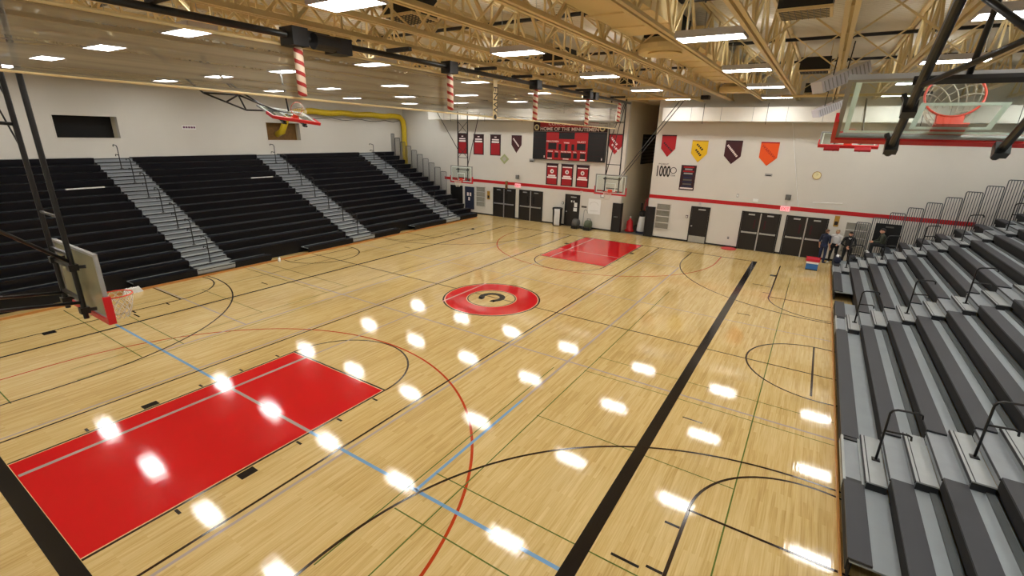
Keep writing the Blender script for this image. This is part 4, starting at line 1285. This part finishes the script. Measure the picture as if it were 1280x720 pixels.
# louvres
for y0, y1, z0, z1, l in ((11.55, 12.42, 0.60, 2.10, 'on the wall left of the leftmost double doors'), (-2.45, -1.57, 0.60, 2.15, 'on the wall right of the recess'), (-12.35, -11.35, 0.55, 2.12, 'behind the first guard rails of the right bleachers')):
    t = thing('wall_louvre', 'tall grey four part louvre %s' % l, 'louvre', (X1, (y0+y1)/2, z0), 'wall louvres')
    MB().box(X1-0.02, X1, y0, y1, z0, z1).build('backing', 'louver_d', t)
    hh = (z1-z0)/4
    for k in range(4):
        b = MB()
        zz = z0+k*hh
        for q in range(7):
            c0 = zz+0.05+(hh-0.1)*(q+0.5)/7
            b.obox((X1-0.03, (y0+y1)/2, c0), (0.012, 0, -0.010), (0, (y1-y0)/2-0.04, 0), (0.002, 0, 0.004))
        b.build('slats', 'louver', t)
    fr = MB()
    for zz in [z0+k*hh for k in range(5)]:
        fr.box(X1-0.05, X1-0.01, y0, y1, zz-0.025, zz+0.025)
    fr.box(X1-0.05, X1-0.01, y0, y0+0.04, z0, z1); fr.box(X1-0.05, X1-0.01, y1-0.04, y1, z0, z1)
    fr.build('louvre_frame', 'wall', t)
# black pads beside the recess
for y0, y1, l, sgn in ((0.55, 1.25, 'left', True), (-1.25, -0.62, 'right', False)):
    t = thing('wall_pad', 'tall black wall pad at the %s side of the recess' % l, 'pad', (X1-0.05, (y0+y1)/2, 0), 'black wall pads')
    b = MB()
    if sgn:
        b.box(X1-0.10, X1-0.001, y0+0.2, y1, 0.02, 1.9); b.box(X1-0.10, X1+0.25, y0+0.1, y0+0.2, 0.02, 1.9)
    else:
        b.box(X1-0.10, X1-0.001, y0-0.02-0.25, y1-0.45, 0.02, 1.9); b.box(X1-0.10, X1+0.25, y1-0.43, y1-0.33, 0.02, 1.9)
    b.build('cushion', 'black', t)
    if sgn:
        text_mesh('label_print', '===', 0.2, 'grey', t, (X1-0.104, 0.98, 1.0), width=0.26)
t = thing('shutter_panel', 'black shuttered opening high on the left side of the recess', 'panel', (20, 0.72, 4.3))
MB().box(18.75, 21.6, 0.69, 0.749, 4.25, 6.2).build('panel_frame', 'black_m', t)
b = MB()
for k in range(8):
    b.box(18.85, 21.5, 0.675, 0.69, 4.35+0.22*k, 4.50+0.22*k)
b.build('shutter_slats', 'black', t)
# conduits on the far wall
for i, (p, l) in enumerate(((((X1-0.02, -8.05, 6.9), (X1-0.02, -9.0, 3.0), (X1-0.02, -9.1, 2.66)), 'thin white conduit down the wall left of the clock'), (((X1-0.02, -9.7, 2.95), (X1-0.02, -11.0, 3.02)), 'short white conduit under the clock'))):
    tag(MB().tube(p, 0.018, 6).build('conduit', 'white', loc=p[0]), l, 'pipe')
tag(MB().tube([(X1-0.02, 12.5, 1.45), (X1-0.02, 13.3, 1.45)], 0.02, 6).build('conduit', 'grey', loc=(X1-0.02, 12.9, 1.45)), 'grey conduit left of the left wall louvre', 'pipe')
# dark panels by the bleacher ends
t = thing('wall_panel', 'black panel with white figures behind the far left hoop', 'panel', (X1, 13.9, 0.4))
MB().box(X1-0.05, X1, 13.75, 14.95, 0.3, 2.05).build('board', 'black', t)
MB().box(X1-0.05, X1, 12.62, 13.5, 0.3, 2.02).build('board', 'navy', t)
for y, z_ in ((12.95, 1.45), (13.2, 1.45), (13.08, 1.1)):
    MB().box(X1-0.06, X1-0.05, y-0.08, y+0.08, z_-0.13, z_+0.13).build('figure', 'letter_w', t)
t = thing('rail_banner', 'wide black banner hanging on the guard rails of the right bleachers', 'banner', (14.31, -12.95, 1.3))
MB().box(14.305, 14.328, -13.45, -12.45, 1.25, 2.38).build('cloth', 'black_m', t)
MB().box(14.298, 14.305, -13.15, -12.85, 2.2, 2.27).build('label_print', 'slate', t)

t = thing('wall_sign', 'small purple sign on the left wall between the two openings', 'sign', (1.0, YL, 5.9))
MB().box(-0.95, -0.25, YL-0.02, YL, 5.82, 6.02).build('sign_board', 'paper', t)
for k in range(5):
    MB().box(-0.90+0.13*k, -0.80+0.13*k, YL-0.026, YL-0.02, 5.87, 5.97).build('lettering', 'plum', t)
for x0, x1, k, l in ((-7.1, -5.75, 10, 'white strip lying along a black row left of the first aisle'), (0.9, 2.2, 10, 'white strip lying along a black row left of the second aisle')):
    yk, zk = 11.2+RUN*k, 0.345+RISE*k
    tag(MB().box(x0, x1, yk-0.012, yk+0.06, zk+0.001, zk+0.05).build('white_strip', 'paper', loc=(x0, yk, zk)), l, 'strip', 'white strips on the left bleachers')

# ================================================================= THINGS ON THE FLOOR
# bin with white liner
t = thing('trash_bin', 'black bin with white liner over its front, left of the door with papers', 'bin', (15.25, 5.05, 0))
MB().lathe([(0.27, 0.0), (0.30, 0.04), (0.34, 1.10), (0.36, 1.12), (0.36, 1.22), (0.33, 1.24), (0.31, 1.2)], (15.25, 5.1, 0), 20).build('bin_body', 'black', t, smooth=True)
l_ = MB()
v, f = [], []
for i in range(13):
    g = R(168+62*i/12)
    for j in range(8):
        r = 0.375+0.012*math.sin(i*2.3+j)
        v.append((15.25+r*math.cos(g), 5.1+r*math.sin(g)-0.03, 0.06+1.14*j/7))
for i in range(12):
    for j in range(7):
        a = i*8+j
        f.append((a, a+1, a+9, a+8))
l_.add(v, f)
o = l_.build('liner', 'cloth_w', t, smooth=True)
sm = o.modifiers.new('thickness', 'SOLIDIFY'); sm.thickness = 0.01
# two floor blowers
for x, y, l, m in ((15.2, 3.62, 'grey carpet blower on the floor by the door with papers', 'slate'), (15.2, 2.72, 'greenish carpet blower on the floor under the white sheet', 'moss')):
    t = thing('floor_blower', l, 'blower', (x, y, 0), 'floor blowers')
    b = MB(); b.lathe([(0.10, -0.2), (0.27, -0.19), (0.30, -0.1), (0.30, 0.1), (0.27, 0.19), (0.10, 0.2)], (x, y, 0.34), 22, axis='y'); b.build('fan_housing', m, t, smooth=True)
    b = MB(); b.box(x-0.42, x-0.1, y-0.16, y+0.16, 0.02, 0.2); b.box(x-0.3, x+0.3, y-0.24, y+0.24, 0.0, 0.05); b.build('outlet', 'black', t)
    b = MB(); b.tube([(x+0.1, y-0.12, 0.62), (x+0.05, y-0.12, 0.72), (x+0.05, y+0.12, 0.72), (x+0.1, y+0.12, 0.62)], 0.02, 6); b.build('handle', 'black', t)
t = thing('upright_tool', 'thin upright tool with a hooked handle between the two floor blowers', 'tool', (15.4, 3.2, 0))
MB().tube([(15.35, 3.2, 0.03), (15.5, 3.22, 1.0), (15.5, 3.2, 1.2), (15.48, 3.1, 1.28), (15.48, 2.98, 1.22), (15.48, 2.94, 1.05)], 0.018, 8).build('shaft', 'grey', t, smooth=True)
MB().box(15.25, 15.45, 3.1, 3.3, 0.0, 0.05).build('base', 'black', t)
# red canister and white sack in the recess
t = thing('red_canister', 'red canister standing in the recess', 'canister', (16.6, 0.30, 0))
MB().lathe([(0.30, 0.0), (0.30, 0.1), (0.22, 0.14), (0.20, 0.55), (0.15, 0.72), (0.07, 0.78), (0.07, 0.86)], (16.6, 0.32, 0), 20).build('tank', 'pad', t, smooth=True)
MB().lathe([(0.04, 0.86), (0.06, 0.88), (0.06, 0.98), (0.03, 1.0)], (16.6, 0.32, 0), 12).build('valve', 'white', t)
MB().tube([(16.5, 0.32, 0.8), (16.35, 0.42, 0.7), (16.32, 0.45, 0.35)], 0.025, 8).build('hose', 'redp', t, smooth=True)
t = thing('cleaning_cart', 'cleaning cart with a white sack and black top at the recess', 'cart', (16.5, -0.55, 0))
b = MB()
for i, (w, zz) in enumerate(((0.30, 0.12), (0.29, 0.4), (0.22, 0.8), (0.17, 1.1))):
    pass
b.lathe([(0.28, 0.12), (0.31, 0.16), (0.27, 0.55), (0.21, 0.9), (0.17, 1.1)], (16.5, -0.5, 0), 18); b.build('sack', 'cloth_w', t, smooth=True)
MB().lathe([(0.34, 0.0), (0.34, 0.1), (0.29, 0.12)], (16.5, -0.5, 0), 18).build('base', 'navy', t)
b = MB(); b.lathe([(0.17, 1.1), (0.22, 1.14), (0.22, 1.4), (0.12, 1.46)], (16.5, -0.5, 0), 18); b.build('top', 'black', t)
b = MB(); b.tube([(16.6, -0.55, 1.44), (16.62, -0.55, 1.9), (16.64, -0.62, 2.2)], 0.02, 6); b.tube([(16.6, -0.68, 1.42), (16.62, -0.70, 2.3)], 0.018, 6); b.build('mop_handle', 'redp', t)
t = thing('leaning_pole', 'dark pole leaning on the recess wall behind the cart', 'pole', (18.0, -0.2, 0))
MB().box(17.95, 18.05, 0.02, 0.12, 0, 1.75).build('pole', 'black', t); MB().box(17.9, 18.1, -0.03, 0.17, 0, 0.04).build('foot', 'black', t)
# red mat
tag(MB().lathe([(0.30, 0.0), (0.42, 0.01), (0.40, 0.03), (0.2, 0.035)], (15.2, -6.1, 0.006), 24).build('floor_disc', 'pad', loc=(15.2, -6.1, 0)), 'flat red disc on the floor left of the right double doors', 'disc')
# cooler
t = thing('drink_cooler', 'red, white and blue drink cooler on the floor at the end of the right bleachers', 'cooler', (12.95, -10.25, 0))
x, y = 12.95, -10.25
MB().box(x-0.22, x+0.22, y-0.25, y+0.25, 0.0, 0.05).build('cooler_base', 'black', t)
b = MB(); b.box(x-0.22, x+0.22, y-0.25, y+0.25, 0.05, 0.32); b.build('cooler_body', 'blue', t)
MB().box(x-0.225, x+0.225, y-0.255, y+0.255, 0.32, 0.42).build('cooler_band', 'white', t)
MB().box(x-0.235, x+0.235, y-0.265, y+0.265, 0.42, 0.56).build('lid', 'redp', t)
MB().tube([(x, y-0.28, 0.40), (x, y-0.29, 0.62), (x, y+0.29, 0.62), (x, y+0.28, 0.40)], 0.018, 8).build('handle', 'pad', t, smooth=True)
# white bottles by the left bleachers
b_first = None
for (x, y, zz, l) in ((-1.72, 11.0, 0.0, 'small white bottle on the floor at the front of the left bleachers'), (6.05, 4.0, 0, None)):
    if l is None: continue
    t = thing('water_bottle', l, 'bottle', (x, y, zz))
    MB().lathe([(0.05, 0.0), (0.06, 0.02), (0.06, 0.16), (0.03, 0.2)], (x, y, zz), 14).build('bottle_body', 'white', t, smooth=True)
    MB().lathe([(0.028, 0.2), (0.03, 0.235), (0.02, 0.24)], (x, y, zz), 12).build('cap', 'grey', t)
# crumpled papers in front of row zero behind the near hoop
t = thing('paper_heap', 'heap of white papers by the left bleachers, behind the near hoop', 'papers', (-7.6, 11.05, 0))
for k in range(6):
    rnd = random.Random(k)
    c = Vector((-7.75+0.09*k, 11.02+0.05*rnd.random(), 0.10))
    MB().obox(c, (0.05, 0.01, 0.02*rnd.random()), (0, 0.015, 0.008), (-0.02*(k-2.5), 0.03, 0.10)).build('sheet', 'paper', t)

# ================================================================= PEOPLE
def seg_dist(p, a, b):
    ab = b-a
    t_ = max(0, min(1, (p-a).dot(ab)/max(ab.length_squared, 1e-9)))
    return (p-(a+ab*t_)).length, t_
def person(label, loc, yawr, J, cols, hair_m, hair_kind, seated=False):
    """J: joints in a local frame, figure faces +x, z up, feet at z=0"""
    t = thing('person', label, 'person', loc, None, (0, 0, yawr), local=True)
    V_ = {k: Vector(v) for k, v in J.items()}
    m_ = MB()
    bones = []
    def cap(a, b, ra, rb, part, sq=None):
        A, B = V_[a] if isinstance(a, str) else Vector(a), V_[b] if isinstance(b, str) else Vector(b)
        d = B-A
        n = 6
        pts = [A-d.normalized()*ra*0.75, A-d.normalized()*ra*0.4]+[A+d*q/n for q in range(n+1)]+[B+d.normalized()*rb*0.4, B+d.normalized()*rb*0.75]
        rs = [ra*0.55, ra*0.88]+[ra+(rb-ra)*q/n for q in range(n+1)]+[rb*0.88, rb*0.55]
        o = len(m_.v)
        m_.tube(pts, rs, 14)
        if sq:
            for i in range(o, len(m_.v)):
                p = Vector(m_.v[i]); c = A+(B-A)*max(0, min(1, (p-A).dot(d)/d.length_squared)); q = p-c
                m_.v[i] = (c.x+q.x*sq[0], c.y+q.y*sq[1], c.z+q.z)
        bones.append((A, B, (ra+rb)/2, part))
    cap('pelvis', 'waist', 0.155, 0.145, 'pants', (0.72, 1.05))
    cap('waist', 'chest', 0.15, 0.165, 'shirt', (0.72, 1.0))
    cap('chest', 'neckb', 0.16, 0.085, 'shirt', (0.7, 1.0))
    cap('neckb', 'head', 0.058, 0.058, 'skin')
    hd = V_['head']
    # skull and jaw
    o = len(m_.v); m_.lathe([(0.02, -0.115), (0.055, -0.10), (0.072, -0.05), (0.078, 0.0), (0.082, 0.05), (0.07, 0.095), (0.04, 0.12), (0.01, 0.128)], hd, 18)
    for i in range(o, len(m_.v)):
        p = Vector(m_.v[i])-hd
        m_.v[i] = tuple(hd+Vector((p.x*1.22, p.y, p.z)))
    bones.append((hd+Vector((0, 0, -0.06)), hd+Vector((0, 0, 0.06)), 0.08, 'skin'))
    m_.tube([hd+Vector((0.085, 0, 0.02)), hd+Vector((0.112, 0, -0.02)), hd+Vector((0.09, 0, -0.032))], [0.010, 0.016, 0.010], 8)
    m_.tube([hd+Vector((0.080, -0.022, -0.058)), hd+Vector((0.090, 0, -0.057)), hd+Vector((0.080, 0.022, -0.058))], [0.006, 0.009, 0.006], 6)
    for s in (-1, 1):
        m_.tube([hd+Vector((-0.005, s*0.078, -0.03)), hd+Vector((-0.012, s*0.088, 0.0)), hd+Vector((0.0, s*0.080, 0.03))], [0.010, 0.014, 0.010], 6)
    for s in ('l', 'r'):
        sl_ = cols.get('sleeve', 'shirt')
        cap('neckb', 'sh'+s, 0.07, 0.072, 'shirt')
        cap('sh'+s, 'el'+s, 0.062, 0.048, 'shirt')
        cap('el'+s, 'wr'+s, 0.046, 0.032, sl_)
        cap('pelvis', 'hip'+s, 0.11, 0.11, 'pants')
        cap('hip'+s, 'kn'+s, 0.092, 0.064, 'pants')
        cap('kn'+s, 'an'+s, 0.062, 0.045, 'pants')
        cap('an'+s, 'to'+s, 0.044, 0.038, 'shoes')
        # hand: palm, four fingers, thumb
        wr = V_['wr'+s]; d = (wr-V_['el'+s]).normalized()
        sd = d.cross(Vector((1, 0, 0)))
        if sd.length < 0.2: sd = d.cross(Vector((0, 0, 1)))
        sd.normalize(); nm = sd.cross(d)
        pe = wr+d*0.085
        for q in (-0.024, -0.008, 0.008, 0.024):
            m_.tube([wr+sd*q*0.6, pe+sd*q], 0.0155, 8)
        bones.append((wr+d*0.02, pe+d*0.07, 0.03, 'skin'))
        for q, L_ in ((-0.027, 0.062), (-0.009, 0.078), (0.009, 0.074), (0.027, 0.058)):
            b0 = pe+sd*q
            m_.tube([b0-d*0.01, b0+d*L_*0.45+nm*0.004, b0+d*L_*0.8+nm*0.018, b0+d*L_*0.95+nm*0.032], [0.0105, 0.0100, 0.0095, 0.008], 7)
        tb = wr+d*0.03+sd*0.026
        m_.tube([tb, tb+sd*0.024+d*0.028, tb+sd*0.028+d*0.058+nm*0.01], [0.012, 0.011, 0.009], 7)
    bd = m_.build('body', 'skin', t)
    rm_ = bd.modifiers.new('r', 'REMESH'); rm_.mode = 'VOXEL'; rm_.voxel_size = 0.0085
    sm_ = bd.modifiers.new('s', 'SMOOTH'); sm_.iterations = 3; sm_.factor = 0.5
    dg = bpy.context.evaluated_depsgraph_get()
    me = bpy.data.meshes.new_from_object(bd.evaluated_get(dg))
    bd.modifiers.clear()
    bd.data = me
    me.materials.clear()
    order = ['skin', 'shirt', 'pants', 'shoes']
    for k in order:
        me.materials.append(MT['skin' if k == 'skin' else cols[k]])
    for pl in me.polygons:
        c = pl.center
        best = min(bones, key=lambda B: seg_dist(c, B[0], B[1])[0]-B[2])
        pl.material_index = order.index(best[3])
        pl.use_smooth = True
    # face details and hair
    e = MB()
    for s in (-1, 1):
        e.lathe([(0.002, -0.008), (0.008, -0.004), (0.009, 0.0), (0.008, 0.004), (0.002, 0.008)], hd+Vector((0.085, s*0.030, 0.018)), 10)
    e.build('eyes', 'hair', t)
    h_ = MB()
    o = 0
    prof = [(0.079, 0.035), (0.086, 0.06), (0.078, 0.10), (0.048, 0.13), (0.012, 0.142)]
    h_.lathe(prof, hd, 18)
    for i in range(len(h_.v)):
        p = Vector(h_.v[i])-hd
        h_.v[i] = tuple(hd+Vector((p.x*1.24-0.006-(0.03 if p.z < 0.05 and p.x > 0 else 0), p.y*1.03, p.z)))
    h_.tube([hd+Vector((-0.085, -0.05, 0.03)), hd+Vector((-0.098, 0, 0.0)), hd+Vector((-0.085, 0.05, 0.03))], [0.03, 0.04, 0.03], 10)
    if hair_kind == 'beard':
        h_.tube([hd+Vector((0.01, -0.078, -0.03)), hd+Vector((0.06, -0.055, -0.085)), hd+Vector((0.088, 0, -0.10)), hd+Vector((0.06, 0.055, -0.085)), hd+Vector((0.01, 0.078, -0.03))], [0.012, 0.022, 0.026, 0.022, 0.012], 8)
    if hair_kind == 'cap':
        h_.obox(hd+Vector((0.13, 0, 0.06)), (0.06, 0, -0.008), (0, 0.06, 0), (0, 0, 0.006))
    h_.build('cap' if hair_kind == 'cap' else 'hair', hair_m, t, smooth=True)
    return t
stand = dict(pelvis=(0, 0, 0.95), waist=(0.0, 0, 1.10), chest=(0.0, 0, 1.33), neckb=(0, 0, 1.48), head=(0.02, 0, 1.64),
             shl=(0, 0.20, 1.42), shr=(0, -0.20, 1.42), ell=(-0.03, 0.26, 1.13), elr=(-0.03, -0.26, 1.13), wrl=(0.04, 0.27, 0.88), wrr=(0.04, -0.27, 0.88),
             hipl=(0, 0.10, 0.90), hipr=(0, -0.10, 0.90), knl=(0.02, 0.12, 0.49), knr=(0.02, -0.12, 0.49), anl=(-0.02, 0.13, 0.075), anr=(-0.02, -0.13, 0.075), tol=(0.13, 0.15, 0.045), tor=(0.13, -0.15, 0.045))
p1 = dict(stand)
person('person in a navy short sleeved shirt and jeans, back turned, at the right double doors', (14.75, -10.62, 0), R(-35), p1,
       dict(shirt='navy', pants='denim', shoes='black', sleeve='skin'), 'hair_b', 'short')
p2 = dict(stand); p2.update(ell=(0.02, 0.27, 1.14), wrl=(0.22, 0.17, 1.05), elr=(0.02, -0.27, 1.14), wrr=(0.22, -0.17, 1.05), anl=(0.06, 0.13, 0.075), tol=(0.21, 0.15, 0.045))
person('person in white top and tan cap between navy shirt and black jacket', (15.05, -11.08, 0), R(165), p2,
       dict(shirt='cloth_w', pants='cloth_k', shoes='cloth_w', sleeve='shirt'), 'cap_tan', 'cap')
p3 = dict(stand); p3.update(ell=(0.06, 0.30, 1.15), elr=(0.06, -0.30, 1.15), wrl=(0.24, 0.04, 1.06), wrr=(0.26, -0.05, 1.0))
t3 = person('bearded person in a black jacket with a white collar, hands folded, facing the court', (14.75, -11.62, 0), R(178), p3,
       dict(shirt='cloth_k', pants='cloth_k', shoes='black', sleeve='shirt'), 'hair', 'beard')
MB().tube([(0.075, -0.05, 1.47), (0.10, 0.0, 1.41), (0.075, 0.05, 1.47)], 0.022, 8).build('collar', 'cloth_w', t3, smooth=True)
# seated on the third row at the far end of the right bleachers (seat top there)
zs = 0.42+RISE*3
p4 = dict(pelvis=(0, 0, 0.10), waist=(0.02, 0, 0.24), chest=(0.08, 0, 0.46), neckb=(0.12, 0, 0.60), head=(0.16, 0, 0.76),
          shl=(0.12, 0.20, 0.54), shr=(0.12, -0.20, 0.54), ell=(0.20, 0.25, 0.28), elr=(0.20, -0.25, 0.28), wrl=(0.42, 0.12, 0.24), wrr=(0.42, -0.10, 0.24),
          hipl=(0.03, 0.10, 0.10), hipr=(0.03, -0.10, 0.10), knl=(0.44, 0.14, 0.12), knr=(0.44, -0.14, 0.12), anl=(0.46, 0.14, -0.265), anr=(0.46, -0.14, -0.265), tol=(0.60, 0.15, -0.30), tor=(0.60, -0.15, -0.30))
person('person in an olive jacket sitting on the right bleachers near the guard rails', (14.02, -(11.08+RUN*3+0.04), zs), R(95), p4,
       dict(shirt='olive', pants='cloth_k', shoes='cloth_w', sleeve='shirt'), 'hair', 'short')
# bag on the first row at the far end
t = thing('duffel_bag', 'navy bag with a white towel on top, first row of the right bleachers', 'bag', (13.45, -11.2, 0.42))
b = MB(); b.tube([(13.1, -11.24, 0.57), (13.14, -11.24, 0.57), (13.75, -11.24, 0.57), (13.8, -11.24, 0.57)], [0.10, 0.15, 0.15, 0.10], 14); b.build('bag_body', 'navy', t, smooth=True)
b = MB(); b.tube([(13.25, -11.24, 0.70), (13.4, -11.22, 0.75), (13.6, -11.25, 0.73)], [0.04, 0.07, 0.05], 10); b.build('towel', 'cloth_w', t, smooth=True)
b = MB(); b.tube([(13.3, -11.12, 0.66), (13.35, -11.10, 0.80), (13.55, -11.10, 0.80), (13.6, -11.12, 0.66)], 0.014, 6); b.build('strap', 'black', t, smooth=True)
t = thing('jacket', 'dark crumpled jacket lying on the second row at the far end of the right bleachers', 'jacket', (12.95, -11.8, 0.712))
b = MB(); b.tube([(12.8, -11.84, 0.79), (12.95, -11.80, 0.80), (13.15, -11.86, 0.79), (13.35, -11.82, 0.77)], [0.05, 0.075, 0.07, 0.03], 10); b.build('folded_cloth', 'cloth_k', t, smooth=True)
b = MB(); b.tube([(12.82, -11.92, 0.75), (13.0, -11.98, 0.75), (13.2, -11.93, 0.74)], [0.02, 0.035, 0.02], 8); b.build('sleeve', 'cloth_k', t, smooth=True)

for o in bpy.data.objects:
    if '_o' in o:
        del o['_o']
